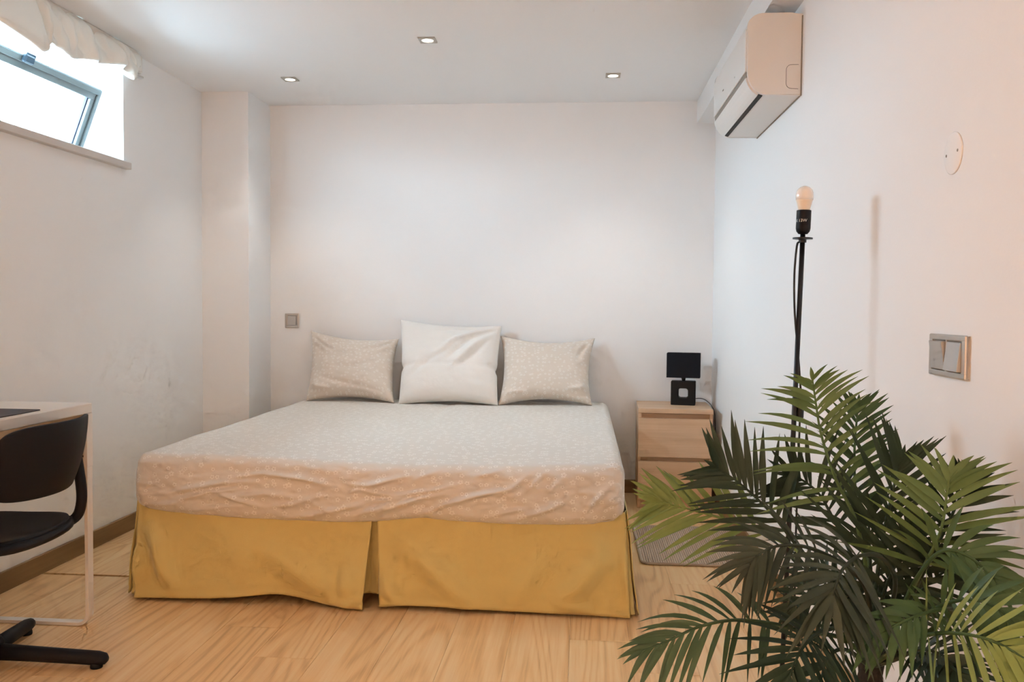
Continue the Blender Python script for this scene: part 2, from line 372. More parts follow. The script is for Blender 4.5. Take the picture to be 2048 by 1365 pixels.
# sash in its own leaning frame: hinge line at bottom, top leaning in
hx, hz, th = WX+.07, WZ0+.04, math.radians(20.5)
SH, Sy0, Sy1 = .345, WY0+.04, WY1-.03
def sash_pt(u, y, v): return Vector((hx + v*math.sin(th) + u*math.cos(th), y, hz + v*math.cos(th) - u*math.sin(th)))
def sash_box(bm, u0, u1, y0, y1, v0, v1, bev=.002):
    n0 = len(bm.verts); box(bm, u0, u1, y0, y1, v0, v1, bev=bev)
    bm.verts.ensure_lookup_table()
    for v in bm.verts[n0:]: v.co = sash_pt(v.co.x, v.co.y, v.co.z)
sb = nb(); rw = .058
for a in ((0, .045, Sy0, Sy1, 0, rw), (0, .045, Sy0, Sy1, SH-rw, SH), (0, .045, Sy0, Sy0+rw, rw, SH-rw), (0, .045, Sy1-rw, Sy1, rw, SH-rw)): sash_box(sb, *a)
for a in ((.045, .053, Sy0+.02, Sy1-.02, SH-.030, SH-.004), (.045, .053, Sy1-.028, Sy1-.004, .02, SH-.004), (.045, .053, Sy0+.004, Sy0+.028, .02, SH-.004)): sash_box(sb, *a)
sash = obj('sash', sb, MT['alu'], win)
b_ = nb(); sash_box(b_, .012, .018, Sy0+rw-.01, Sy1-rw+.01, rw-.01, SH-rw+.01, bev=0); obj('pane', b_, MT['glass'], sash)
b_ = nb(); sash_box(b_, .018, .030, Sy1-rw-.006, Sy1-rw, rw, SH-rw, bev=0); sash_box(b_, .018, .030, Sy0+rw, Sy0+rw+.006, rw, SH-rw, bev=0); obj('seal', b_, MT['seal'], sash)
b_ = nb(); hy = 3.35
sash_box(b_, .053, .075, hy-.03, hy+.03, SH-.028, SH+.006, bev=.006); sash_box(b_, .053, .064, hy-.012, hy+.045, SH-.004, SH+.016, bev=.004); obj('latch', b_, mat('dark_latch', (.03, .06, .09), .4), sash)

# bunched roman blind above the window
by0, by1 = 2.55, 3.985
bl = empty('roman_blind', (XL, (by0+by1)/2, 2.29), label='bunched cream linen roman blind hanging above the window', cat='blind')
lowpts = [(2.5, 2.10), (2.75, 2.095), (2.95, 2.094), (3.117, 2.074), (3.20, 2.056), (3.235, 2.075), (3.265, 2.118), (3.337, 2.097), (3.42, 2.093), (3.47, 2.11), (3.589, 2.126), (3.70, 2.150), (3.78, 2.168), (3.815, 2.150), (3.85, 2.122), (3.90, 2.135), (3.955, 2.19), (3.985, 2.225)]
ys = np.linspace(by0, by1, 230); low = np.interp(ys, *zip(*lowpts))
k = np.ones(5)/5; low = np.convolve(np.pad(low, 2, 'edge'), k, 'valid')
nt = 30; V = np.zeros((len(ys), nt, 3))
for i, y in enumerate(ys):
    bun = smoothstep(3.18, 3.26, np.array(y)).item()
    n1 = noise.noise(Vector((y*9, 2.1, 0))); n2 = noise.noise(Vector((y*23, 5.3, 0)))
    top = 2.296
    depth = .088 + bun*(.026*n1 + .016*n2) - .03*smoothstep(3.9, 3.985, np.array(y)).item()
    for j in range(nt):
        u = j/(nt-1)
        if u < .62:
            a = u/.62; z = top + (low[i]-top)*a
            xx = XL + .012 + depth*(.55+.45*math.sin(a*PI*.55)) * (.35 + .65*min(1, a*4+.2))
        else:
            a = (u-.62)/.38; z = low[i] + (.05)*a*a + .004*math.sin(a*PI); xx = XL + .012 + depth*(1-a)*.93
        f_ = bun*(.016*noise.noise(Vector((y*14 - z*6, z*9, 1.7))) + .010*noise.noise(Vector((y*30-z*14, z*12, 4.4))))
        f_ += .006*noise.noise(Vector((y*5, z*8, 8.8)))
        # deep vertical tucks
        for yy, ww, hh, sl in ((3.222, .010, .048, .25), (3.28, .012, .020, .3), (3.36, .018, .020, .45), (3.45, .016, .024, .35), (3.585, .010, .034, .1), (3.66, .02, .016, .4), (3.80, .018, .046, .55), (3.90, .014, .02, .5)):
            f_ -= hh*math.exp(-((y-yy+sl*(z-2.18))/ww)**2)*math.sin(min(1, u/.62)*PI*.8+.2)
        V[i, j] = (max(xx+f_, XL+.004), y, z)
obj('blind_fabric', grid_mesh('blind_fabric', V), MT['linen'], bl, smooth=True)
obj('head_rail', bx(XL, XL+.04, by0, by1+.01, 2.262, 2.299, bev=.002), MT['whitem'], bl)
obj('hem_batten', bx(XL+.012, XL+.042, 3.80, 4.055, 2.182, 2.192, bev=.002), mat('batten_grey', (.62, .60, .58), .5), bl)
obj('end_bracket', bx(XL+.0, XL+.05, 3.985, 4.035, 2.195, 2.285, bev=.012, seg=3), MT['whitem'], bl)

# ------------------------------------------------------------------ recessed ceiling spots
spots = (((-.714, 3.904), 'recessed ceiling spotlight nearest the viewer, above the foot of the bed'),
         ((-1.567, 4.526), 'recessed ceiling spotlight near the corner column'),
         ((.142, 4.539), 'recessed ceiling spotlight nearest the air conditioner'))
def frame_sq(bm, cx, cy, z0, z1, s, r, n=24):
    """square plate with a round hole"""
    def ring(z, sq):
        out = []
        for k in range(n):
            a = 2*PI*k/n + PI/4; c_, s_ = math.cos(a), math.sin(a)
            q = s/max(abs(c_), abs(s_)) if sq else r
            out.append(bm.verts.new((cx+c_*q, cy+s_*q, z)))
        return out
    o0, o1, i0, i1 = ring(z0, 1), ring(z1, 1), ring(z0, 0), ring(z1, 0)
    for k in range(n):
        j = (k+1) % n
        for a, b2 in ((o0, i0), (i1, o1), (i0, i1), (o1, o0)): bm.faces.new((a[k], a[j], b2[j], b2[k]))
    return bm
for (sx, sy), lab in spots:
    e = empty('ceiling_spotlight', (sx, sy, ZC), label=lab, cat='ceiling light', group='recessed spotlights in the ceiling')
    obj('trim_frame', frame_sq(nb(), sx, sy, ZC-.006, ZC, .038, .027), MT['spot_rim'], e)
    obj('lens', lathe(nb(), ((.0, -.004), (.018, -.0045), (.027, -.003), (.027, 0)), (sx, sy, ZC)), MT['lens'], e, smooth=True)
    l = light('spot_beam', 'SPOT', (0, 0, -.02), LS, SPOTC, spot_size=1.7, spot_blend=.7, shadow_soft_size=.025); l.parent = e

# ------------------------------------------------------------------ air conditioner
AY0, AY1, AZ0, AZ1 = 3.132, 3.90, 1.845, 2.13
ac = empty('air_conditioner', (XR, (AY0+AY1)/2, AZ0), label='white wall mounted air conditioner under the ceiling beam', cat='air conditioner')
def prof_ext(bm, prof, y0, y1, close=True):
    a = [bm.verts.new((x, y0, z)) for x, z in prof]; c = [bm.verts.new((x, y1, z)) for x, z in prof]
    n = len(prof)
    for k in range(n): bm.faces.new((a[k], a[(k+1) % n], c[(k+1) % n], c[k]))
    bm.faces.new(a[::-1]); bm.faces.new(c); return bm
def arc(cx, cz, r, a0, a1, n=7, rz=None):
    return [(cx+r*math.cos(math.radians(a0+(a1-a0)*k/n)), cz+(rz or r)*math.sin(math.radians(a0+(a1-a0)*k/n))) for k in range(n+1)]
xf = XR-.189
prof = [(XR, AZ0)] + arc(xf+.072, AZ0+.088, .07, 266, 188, 10, .086) + arc(xf+.055, AZ1-.045, .055, 176, 95, 8, .045) + [(XR-.04, AZ1), (XR, AZ1-.004)]
body = obj('body', prof_ext(nb(), prof, AY0+.012, AY1-.012), MT['acw'], ac)
for a, b2 in ((AY0, AY0+.0135), (AY1-.0135, AY1)):
    cx_, cz_ = XR-.09, (AZ0+AZ1)/2
    big = [(min(XR, cx_+(x-cx_)*1.012), cz_+(z-cz_)*1.008) for x, z in prof]
    b_ = prof_ext(nb(), big, a, b2); bmesh.ops.bevel(b_, geom=[e_ for e_ in b_.edges if abs(e_.verts[0].co.y-e_.verts[1].co.y) < 1e-6 and abs(e_.verts[0].co.y-a) < 1e-6], offset=.004, segments=2, affect='EDGES')
    obj('end_cap', b_, MT['acw'], ac)
obj('front_panel', bx(xf-.0045, xf+.004, AY0+.016, AY1-.016, AZ0+.088, AZ1-.05, bev=.002), MT['acw'], ac)
# air outlet along the lower front edge: flap between two dark gaps
def on_prof(a):
    return (xf+.072+.07*math.cos(math.radians(a)), AZ0+.088+.086*math.sin(math.radians(a)))
def curved(bm, a0, a1, off, t_, y0, y1, n=6):
    pr = []
    for k in range(n+1):
        a = a0+(a1-a0)*k/n; x_, z_ = on_prof(a); c_, s_ = math.cos(math.radians(a)), math.sin(math.radians(a)); pr.append((x_+c_*off, z_+s_*off))
    for k in range(n, -1, -1):
        a = a0+(a1-a0)*k/n; x_, z_ = on_prof(a); c_, s_ = math.cos(math.radians(a)), math.sin(math.radians(a)); pr.append((x_+c_*(off-t_), z_+s_*(off-t_)))
    return prof_ext(bm, pr, y0, y1)
obj('upper_slot', curved(nb(), 181, 194, .002, .004, AY0+.02, AY1-.02), MT['acgrey'], ac)
obj('flap', curved(nb(), 195, 246, .007, .008, AY0+.018, AY1-.018), MT['acw'], ac)
obj('lower_slot', curved(nb(), 247, 259, .0022, .004, AY0+.02, AY1-.02), MT['acdark'], ac)
obj('wall_plate', bx(XR-.0035, XR, AY0-.002, AY1+.002, AZ0-.003, AZ1-.01), MT['acgrey'], ac)
# outline of the pipe knock-out on the near end
kp = [(XR-.012, AZ0+.105)] + arc(XR-.036, AZ0+.087, .018, 90, 180, 6) + arc(XR-.036, AZ0+.040, .018, 180, 270, 6) + [(XR-.012, AZ0+.020)]
obj('knockout_line', tube(nb(), [(x_, AY0-.0003, z_) for x_, z_ in kp], .0007, 6), MT['acdark'], ac)
p_ = (xf-.005, 3.62, 1.992)
obj('brand_mark', bx(xf-.0056, xf-.0044, 3.618, 3.642, 1.985, 1.990), MT['acgrey'], ac)
obj('indicator', lathe(nb(), ((.0, .0016), (.003, .0012), (.004, 0)), (xf-.0045, 3.36, 1.968), 10, (-1, 0, 0)), MT['steel'], ac, smooth=True)

# ------------------------------------------------------------------ wall plates
def switch_plate(name, loc, rz, wdt, hgt, gangs, label, cat, tilt):
    """built facing -Y in local space, then turned"""
    e = empty(name, loc, rz, label=label, cat=cat)
    hw, hh = wdt/2, hgt/2
    b_ = nb(); box(b_, -hw+.0015, hw-.0015, -.0062, 0, -hh+.0015, hh-.0015, bev=.0005); 
    obj('back_plate', b_, MT['steel'], e, world=False)
    # raised surround with openings
    f_ = nb(); iw = (wdt - .026)/gangs; m_ = .0125; ih = hh-.0135
    box(f_, -hw, hw, -.011, -.003, ih, hh, bev=.0032, seg=3); box(f_, -hw, hw, -.011, -.003, -hh, -ih, bev=.0032, seg=3)
    xs = [-hw+.003, -hw+m_+.0] ; 
    for g in range(gangs+1):
        c_ = -hw+.013+g*iw; lo = -hw if g == 0 else c_-.004; hi = hw if g == gangs else c_+.004
        box(f_, lo, hi, -.0108, -.003, -ih-.004, ih+.004, bev=.0028 if g in (0, gangs) else .001, seg=3)
    obj('surround', f_, MT['steel'], e, world=False)
    for g in range(gangs):
        c0 = -hw+.013+g*iw+.0045; c1 = -hw+.013+(g+1)*iw-.0045; tl = tilt[g]
        b_ = box(nb(), c0, c1, -.012, -.006, -ih+.001, ih-.001, bev=.001)
        for v in b_.verts:
            if v.co.y < -.008: v.co.y -= tl*(v.co.z/ih)*.006 + abs(tl)*.006
        obj('rocker', b_, MT['rocker'], e, world=False)
    return e
switch_plate('light_switch', (-1.761, YB, 1.0025), 0, .088, .087, 1, 'single square silver light switch on the wall beside the bed', 'light switch', [0])
switch_plate('light_switch', (XR, 1.842, .994), -PI/2, .176, .088, 2, 'double silver light switch on the wall above the palm', 'light switch', [.55, -.55])
bp_ = empty('blank_cover_plate', (XR, 1.855, 1.411), label='round white blank cover plate with two screw holes above the double switch', cat='cover plate')
obj('disc', lathe(nb(), ((.043, 0), (.0435, .002), (.041, .0035), (.02, .0042), (0, .0043)), (XR, 1.855, 1.411), 40, (-1, 0, 0)), MT['wall'], bp_, smooth=True)
for dy in (-.027, .027):
    obj('screw_hole', lathe(nb(), ((0, .0047), (.003, .0046), (.0032, .003)), (XR, 1.855+dy, 1.411+dy*-.05), 12, (-1, 0, 0)), MT['acgrey'], bp_)

# ------------------------------------------------------------------ bed: skirted base, mattress, pillows
BX0, BX1, BY0, BY1 = -1.645, .155, 3.045, 5.085
ZT, ZB0 = .541, .32
base = empty('bed_base', ((BX0+BX1)/2, (BY0+BY1)/2, 0), label='double bed base wrapped in a mustard yellow pleated skirt', cat='bed')
obj('box_base', bx(BX0+.05, BX1-.05, BY0+.05, BY1, .10, ZB0-.025, bev=.01), MT['mustard_in'], base)
for x_ in (BX0+.15, -.745, BX1-.15):
    for y_ in (BY0+.15, BY1-.15):
        obj('leg', lathe(nb(), ((.025, 0), (.028, .02), (.03, .10)), (x_, y_, 0), 14), MT['black'], base, smooth=True)
def pxz(x, y, Y=3.02):
    p = at(x, y, Y); return (p.x, p.z)
def z5(x, y): return pxz(230+x/2.967, 800+y/2.967)
def z6(x, y): return pxz(720+x/2.967, 800+y/2.967)
def skirt_panel(name, top, bot, hem, ridges, n=120, nz=34, flare=None, ztop=.365):
    """cloth between a top line and a bottom line (plan points), hem = list of (fraction, height)"""
    fr_ = np.linspace(0, 1, n)
    def along(P):
        P = np.array(P); d = np.r_[0, np.cumsum(np.hypot(*np.diff(P, axis=0).T))]; d /= d[-1]
        return np.stack([np.interp(fr_, d, P[:, 0]), np.interp(fr_, d, P[:, 1])], 1)
    T, B_ = along(top), along(bot); hz_ = np.interp(fr_, *zip(*hem))
    k = np.ones(7)/7; hz_ = np.convolve(np.pad(hz_, 3, 'edge'), k, 'valid')
    u = np.linspace(0, 1, nz)[None, :]
    V = np.zeros((n, nz, 3))
    for c_ in (0, 1): V[:, :, c_] = T[:, c_:c_+1]*(1-u) + B_[:, c_:c_+1]*u
    V[:, :, 2] = ztop*(1-u) + hz_[:, None]*u
    tg = np.gradient(B_, axis=0); tg /= np.linalg.norm(tg, axis=1)[:, None]+1e-9
    nrm = np.stack([tg[:, 1], -tg[:, 0]], 1)
    disp = np.zeros((n, nz)); X, Z = V[:, :, 0].copy(), V[:, :, 2].copy()
    for line, w_, h_ in ridges: disp += 2.8*ridge(X, Z, line, w_, h_)
    rng = np.array([[noise.noise(Vector((a*5.1+len(name), b2*2.2, .3))) for b2 in u[0]] for a in fr_])
    disp += rng*.006*np.minimum(u*3, 1)
    disp += .0025*np.exp(-((Z-hz_[:, None]-.022)/.004)**2)*-1
    for c_ in (0, 1): V[:, :, c_] += disp*nrm[:, c_:c_+1]
    me = grid_mesh(name, V); o = obj(name, me, MT['mustard'], base, smooth=True)
    md = o.modifiers.new('cloth thickness', 'SOLIDIFY'); md.thickness = .004; md.offset = -1
    return o
yT, yBt = BY0+.015, BY0-.042
zz = .0
skirt_panel('skirt_panel', [(BX0+.004, yT), (-.752, yT+.008)], [(BX0+.012, yBt+.012), (-1.25, yBt+.006), (-1.08, yBt+.03), (-.93, yBt+.012), (-.772, yBt-.022)],
            [(0, .010), (.17, .013), (.33, .018), (.6, .036), (.72, .028), (.82, .013), (1, .006)],
            [([z5(170, 740), z5(250, 860), z5(290, 1000), z5(380, 1150)], .035, .018), ([z5(760, 830), z5(980, 960), z5(1200, 1080), z5(1420, 1190)], .05, .014),
             ([z5(500, 760), z5(700, 900), z5(800, 1080)], .06, .008), ([z5(1330, 1090), z5(1470, 1080)], .05, .012), ([z5(1280, 1180), z5(1400, 1200), z5(1490, 1160)], .012, .008), ([z5(110, 860), z5(130, 1100)], .03, .012)])
skirt_panel('skirt_panel', [(-.738, yT+.004), (BX1+.004, yT)], [(-.716, yBt+.004), (-.62, yBt+.006), (-.25, yBt+.004), (.05, yBt+.0), (BX1+.022, yBt-.006)],
            [(0, .012), (.08, .018), (.3, .018), (.5, .012), (.8, .010), (1, .006)],
            [([z6(200, 820), z6(380, 950), z6(560, 1120), z6(700, 1230)], .045, .015), ([z6(1430, 800), z6(1400, 960), z6(1290, 1100), z6(1130, 1210)], .045, .020),
             ([z6(1080, 900), z6(980, 1080), z6(880, 1210)], .04, .010), ([z6(130, 1000), z6(170, 1120), z6(230, 1210)], .025, .012), ([z6(1570, 900), z6(1590, 1200)], .02, .008), ([z6(1150, 1210), z6(1400, 1240)], .014, .006)])
o = skirt_panel('pleat_insert', [(-.80, yT+.03), (-.70, yT+.03)], [(-.81, yBt+.062), (-.765, yBt+.066), (-.735, yBt+.05), (-.69, yBt+.062)], [(0, .035), (.5, .04), (1, .045)], [], n=24)
# returns at the two front corners and the long sides
skirt_panel('skirt_panel', [(BX1+.012, yT+.014), (BX1+.018, BY1)], [(BX1+.052, yBt+.025), (BX1+.046, 3.6), (BX1+.046, 4.3), (BX1+.046, BY1)], [(0, .010), (.4, .018), (1, .012)], [], n=70)
skirt_panel('corner_pleat', [(BX1+.004, yT+.022), (BX1+.012, yT+.035)], [(BX1+.022, yBt+.014), (BX1+.042, yBt+.022), (BX1+.035, yBt+.07)], [(0, .012), (1, .012)], [], n=14)
skirt_panel('skirt_panel', [(BX0-.018, BY1), (BX0-.008, yT+.02)], [(BX0-.046, BY1), (BX0-.046, 4.0), (BX0-.05, 3.2), (BX0-.036, yBt+.05)], [(0, .012), (.6, .02), (1, .012)], [], n=70)
skirt_panel('corner_pleat', [(BX0-.004, yT+.03), (BX0+.006, yT+.006)], [(BX0-.024, yBt+.055), (BX0-.006, yBt+.04), (BX0+.014, yBt+.016)], [(0, .012), (1, .010)], [], n=14)

def spaced(a, b2, n, ends):
    """positions between a and b2, denser near both ends"""
    L = b2-a; e = np.linspace(0, ends, 8); mid = np.linspace(ends, L-ends, n)
    return np.r_[a+e[:-1], a+mid, (b2-e[:-1])[::-1]]
def mattress():
    r = .042; rt = .045
    xs = spaced(BX0, BX1, 230, .08); ysn = spaced(BY0, BY1, 46, .08); zs = spaced(ZB0-.02, ZT, 30, .055)
    Vs, UVs, Fs = [], [], []
    def face(A, B2, fn, uvf, flip):
        off = sum(len(v) for v in Vs); P = np.array([[fn(a, b2) for b2 in B2] for a in A]).reshape(-1, 3); Q = np.array([[uvf(a, b2) for b2 in B2] for a in A]).reshape(-1, 2)
        Vs.append(P); UVs.append(Q); nb_ = len(B2)
        for i in range(len(A)-1):
            for j in range(nb_-1):
                f = [off+i*nb_+j, off+(i+1)*nb_+j, off+(i+1)*nb_+j+1, off+i*nb_+j+1]; Fs.append(f[::-1] if flip else f)
    face(xs, zs, lambda a, z: (a, BY0, z), lambda a, z: (a, BY0-(ZT-z)), False)
    face(xs[::4], zs[::4] if zs[::4][-1] == ZT else np.r_[zs[::4], ZT], lambda a, z: (a, BY1, z), lambda a, z: (a, BY1+(ZT-z)), True)
    face(xs, ysn, lambda a, y: (a, y, ZT), lambda a, y: (a, y), False)
    face(xs[::4], ysn[::2], lambda a, y: (a, y, ZB0-.02), lambda a, y: (a, y), True)
    face(ysn, zs, lambda y, z: (BX0, y, z), lambda y, z: (BX0-(ZT-z), y), True)
    face(ysn, zs, lambda y, z: (BX1, y, z), lambda y, z: (BX1+(ZT-z), y), False)
    P = np.concatenate(Vs); UV = np.concatenate(UVs)
    lo = np.array([BX0, BY0, ZB0-.02])+r; hi = np.array([BX1, BY1, ZT])-r
    q = np.clip(P, lo, hi); d = P-q; L = np.linalg.norm(d, axis=1)+1e-9
    # corners of the plan are rounder than the long edges
    P2 = np.where((L > 1e-6)[:, None], q+d/L[:, None]*r, P)
    x, y, z = P2.T.copy()
    x0, z0 = P[:, 0], P[:, 2]
    frontness = smoothstep(.14, .0, y-BY0)
    # soft top: sagging middle of the front edge, slight crown, seam between the two singles
    u = (x-BX0)/(BX1-BX0)
    sag = np.interp(u, [0, .24, .5, .75, 1], [0, .007, .024, .022, .004])
    z -= sag*smoothstep(.42, .535, z)*smoothstep(.5, 0, y-BY0)
    z -= .006*np.exp(-((x+.745)/.03)**2)*smoothstep(.5, .54, z)*smoothstep(.6, 1.7, y-BY0)
    # hem of the sheet
    hemx = [-1.645, -1.618, -1.50, -1.389, -1.201, -.95, -.829, -.719, -.62, -.555, -.47, -.375, -.107, .05, .121, .155]
    hemz = [.345, .335, .316, .306, .297, .294, .296, .303, .318, .322, .314, .308, .306, .316, .334, .36]
    hm = np.interp(x, hemx, hemz)
    lowpart = smoothstep(.46, .32, z)
    z += (hm-.30)*lowpart*frontness
    # bulge and wrinkles of the front
    prof_ = np.clip((z-.29)/.23, 0, 1)
    y -= frontness*(.018*np.sin(PI*prof_) + .006)
    X, Z = x, z
    wr = np.zeros_like(x)
    W = [([z5(270, 560), z5(480, 520), z5(640, 490), z5(900, 490)], .012, .009), ([z5(330, 610), z5(560, 545), z5(800, 525)], .010, .008), ([z5(590, 540), z5(720, 590), z5(890, 645)], .010, .010),
         ([z5(640, 470), z5(880, 440), z5(1100, 470), z5(1280, 510)], .010, .008), ([z5(1370, 505), z5(1500, 510), z5(1620, 480), z5(1780, 450)], .012, .010), ([z5(980, 725), z5(1130, 690), z5(1330, 650), z5(1560, 600)], .014, .010),
         ([z5(1130, 590), z5(1330, 690)], .010, .006), ([z5(1380, 700), z5(1560, 640), z5(1760, 560)], .013, .010), ([z5(880, 640), z5(1060, 620), z5(1250, 560)], .012, .007), ([z5(420, 660), z5(640, 640), z5(800, 630)], .010, .006),
         ([z5(1380, 560), z5(1450, 530), z5(1560, 555)], .008, .006), ([z5(500, 580), z5(900, 560), z5(1200, 590)], .014, .006), ([z5(200, 640), z5(420, 600)], .012, .006),
         ([z6(0, 700), z6(150, 650), z6(350, 585), z6(560, 550)], .014, .012), ([z6(330, 700), z6(500, 620), z6(720, 560), z6(900, 530), z6(1010, 440)], .012, .012), ([z6(0, 545), z6(200, 565), z6(420, 540), z6(600, 500)], .010, .008),
         ([z6(860, 745), z6(1000, 685), z6(1150, 640), z6(1260, 560)], .014, .012), ([z6(980, 560), z6(1100, 430)], .010, .007), ([z6(1110, 560), z6(1220, 450)], .011, .008), ([z6(1330, 680), z6(1490, 500)], .012, .010),
         ([z6(1420, 660), z6(1570, 520)], .011, .009), ([z6(300, 480), z6(480, 420)], .012, .006), ([z6(640, 470), z6(850, 420)], .012, .006), ([z6(750, 700), z6(900, 660), z6(990, 655)], .010, .008), ([z6(60, 610), z6(260, 570)], .010, .007), ([z6(880, 600), z6(960, 540)], .010, .007)]
    for line, w_, h_ in W: wr += ridge(X, Z, line, w_*.75, h_*1.9)
    ns = np.array([noise.noise(Vector((a*14+c*10, c*34-a*3, 2.2))) + .5*noise.noise(Vector((a*40+c*22, c*70-a*8, 6.1))) for a, c in zip(x, z)])
    y -= frontness*smoothstep(ZT+.005, ZT-.05, z)*(wr + ns*.006)
    # gathered tuck at the right front corner
    tk = smoothstep(.10, .0, BX1-x)*frontness
    z += tk*.006*np.sin(y*260)
    y -= tk*.012*np.exp(-((z-.40)/.05)**2)
    # gentle unevenness of the top and left edge
    n2 = np.array([noise.noise(Vector((a*3, c*3, 9.))) for a, c in zip(x, y)])
    z += n2*.004*smoothstep(.5, .54, z)
    x += .008*np.array([noise.noise(Vector((c*4, .5, 3.))) for c in y])*smoothstep(.2, .0, x-BX0)
    P3 = np.stack([x, y, z], 1)
    me = bpy.data.meshes.new('mattress'); me.from_pydata([tuple(p) for p in P3], [], Fs)
    l = me.uv_layers.new(name='UVMap'); idx = np.array([lp.vertex_index for lp in me.loops]); l.data.foreach_set('uv', UV[idx].ravel())
    bm = bmesh.new(); bm.from_mesh(me); bmesh.ops.remove_doubles(bm, verts=bm.verts, dist=2e-4); bmesh.ops.recalc_face_normals(bm, faces=bm.faces); bm.to_mesh(me); bm.free()
    for p in me.polygons: p.use_smooth = True
    return me
mt = obj('mattress', mattress(), MT['sheet'])
tag(mt, 'thick mattress in a beige floral fitted sheet on the mustard bed base', 'mattress')

def pillow(name, BL, BR, TL, TR, thick, m, label, ridges=(), pinch=.10, seed=0., fold=None, sagtop=.0, nz=.006):
    """cushion stretched between four corner points; ridges in its own (0..1, 0..1) frame, 0,0 = bottom left"""
    BL, BR, TL, TR = map(Vector, (BL, BR, TL, TR)); n = 54
    ex = ((BR-BL)+(TR-TL)).normalized(); ey = ((TL-BL)+(TR-BR)).normalized(); nn = ex.cross(ey).normalized()   # towards viewer
    if nn.y > 0: nn = -nn
    Wd, Hd = (BR-BL).length, (TL-BL).length
    s = np.linspace(-1, 1, n); s = np.sign(s)*(1-(1-np.abs(s))**1.35)
    U, Vv = np.meshgrid(s, s, indexing='ij'); a, b2 = (U+1)/2, (Vv+1)/2
    C = np.array
    P = (C(BL)*((1-a)*(1-b2))[..., None] + C(BR)*(a*(1-b2))[..., None] + C(TL)*((1-a)*b2)[..., None] + C(TR)*(a*b2)[..., None])
    # edges drawn in between the corners
    P += C(ex)*(-U*(1-Vv**2)*pinch*.10*Wd/.5)[..., None]
    P += C(ey)*(-Vv*(1-U**2)*(pinch*.16*Hd/.4))[..., None]
    P -= C(ey)*(sagtop*b2*(1-U**2))[..., None]
    T = thick*np.sqrt(np.clip((1-np.abs(U)**3.2)*(1-np.abs(Vv)**3.0), 0, 1))**.9*(1+.25*(1-b2)-.15*b2)
    rd = np.zeros_like(T)
    for line, w_, h_ in ridges: rd += 1.35*ridge(a, b2, line, w_, h_)
    ns = np.array([[noise.noise(Vector((u_*3+seed, v_*3, seed))) + .5*noise.noise(Vector((u_*8+seed, v_*8, seed+3))) for v_ in s] for u_ in s])
    edge = np.clip(np.minimum(1-np.abs(U), 1-np.abs(Vv))*6, 0, 1)
    if fold: 
        fz = np.exp(-((b2-fold)/.022)**2); T = T - .007*fz*edge**.2; P += C(ex)*(-U*np.exp(-((b2-fold)/.04)**2)*.011*(np.abs(U) > .6))[..., None]
    Ff = P + C(nn)*(T+edge*(rd+ns*nz))[..., None]; Bk = P - C(nn)*(T*.8)[..., None]
    idx = lambda i, j: i*n+j
    V = np.concatenate([Ff.reshape(-1, 3), Bk.reshape(-1, 3)]); N = n*n
    F = [(idx(i, j), idx(i+1, j), idx(i+1, j+1), idx(i, j+1)) for i in range(n-1) for j in range(n-1)] + [(N+idx(i, j), N+idx(i, j+1), N+idx(i+1, j+1), N+idx(i+1, j)) for i in range(n-1) for j in range(n-1)]
    me = bpy.data.meshes.new(name); me.from_pydata([tuple(v) for v in V], [], F)
    uv = np.stack([a*Wd+seed, b2*Hd], -1).reshape(-1, 2); uv = np.concatenate([uv, uv+2])
    l = me.uv_layers.new(name='UVMap'); ix = np.array([lp.vertex_index for lp in me.loops]); l.data.foreach_set('uv', uv[ix].ravel())
    bm = bmesh.new(); bm.from_mesh(me); bmesh.ops.remove_doubles(bm, verts=bm.verts, dist=1e-4); bmesh.ops.recalc_face_normals(bm, faces=bm.faces); bm.to_mesh(me); bm.free()
    o = obj(name, me, m, smooth=True); return tag(o, label, 'pillow', 'pillows leaning against the wall behind the bed')
zp = .556
pillow('pillow', at(612, 803, 4.86), at(789, 807, 4.83), at(622, 662, 5.075), at(798, 678, 5.075), .075, MT['pcase'], 'beige floral pillow on the side of the corner column, left of the white pillow',
       [([(.02, .93), (.12, .82), (.28, .70)], .022, -.016), ([(.02, .80), (.10, .78), (.22, .66)], .02, .014), ([(.02, .20), (.12, .12), (.30, .05)], .03, .018), ([(.98, .95), (.85, .85), (.6, .74)], .03, -.012), ([(.95, .85), (.82, .70)], .03, .010), ([(.3, .40), (.6, .45), (.8, .6)], .05, -.008), ([(.1, .28), (.3, .2), (.6, .12), (.9, .08)], .03, -.010)], pinch=.22, seed=1.3)
pillow('pillow', at(797, 810, 4.80), at(996, 812, 4.80), at(801, 640, 5.065), at(1004, 652, 5.06), .085, MT['white_cotton'], 'larger plain white pillow between the two floral pillows',
       [([(.99, .97), (.75, .86), (.55, .74), (.46, .62), (.30, .48)], .022, .020), ([(.97, .92), (.72, .78), (.58, .60), (.45, .42)], .025, -.016), ([(.93, .86), (.75, .66), (.62, .48), (.5, .30)], .03, .016), ([(.90, .78), (.78, .56), (.6, .36)], .03, -.010), ([(.88, .92), (.6, .92), (.32, .86)], .03, -.010), ([(.48, .60), (.30, .46), (.12, .26)], .03, -.012), ([(.2, .5), (.12, .34)], .02, .007)], pinch=.13, seed=4.1, fold=.41, nz=.004)
pillow('pillow', at(996, 812, 4.83), at(1184, 812, 4.85), at(1001, 672, 5.075), at(1190, 677, 5.075), .078, MT['pcase'], 'beige floral pillow nearest the nightstand, right of the white pillow',
       [([(.02, .12), (.15, .08), (.35, .04)], .025, .014), ([(.98, .22), (.88, .14), (.72, .08)], .03, .016), ([(.98, .95), (.90, .80), (.86, .60)], .03, -.010), ([(.3, .80), (.5, .82)], .02, -.006), ([(.98, .10), (.85, .03)], .02, -.010)], pinch=.26, seed=7.7)

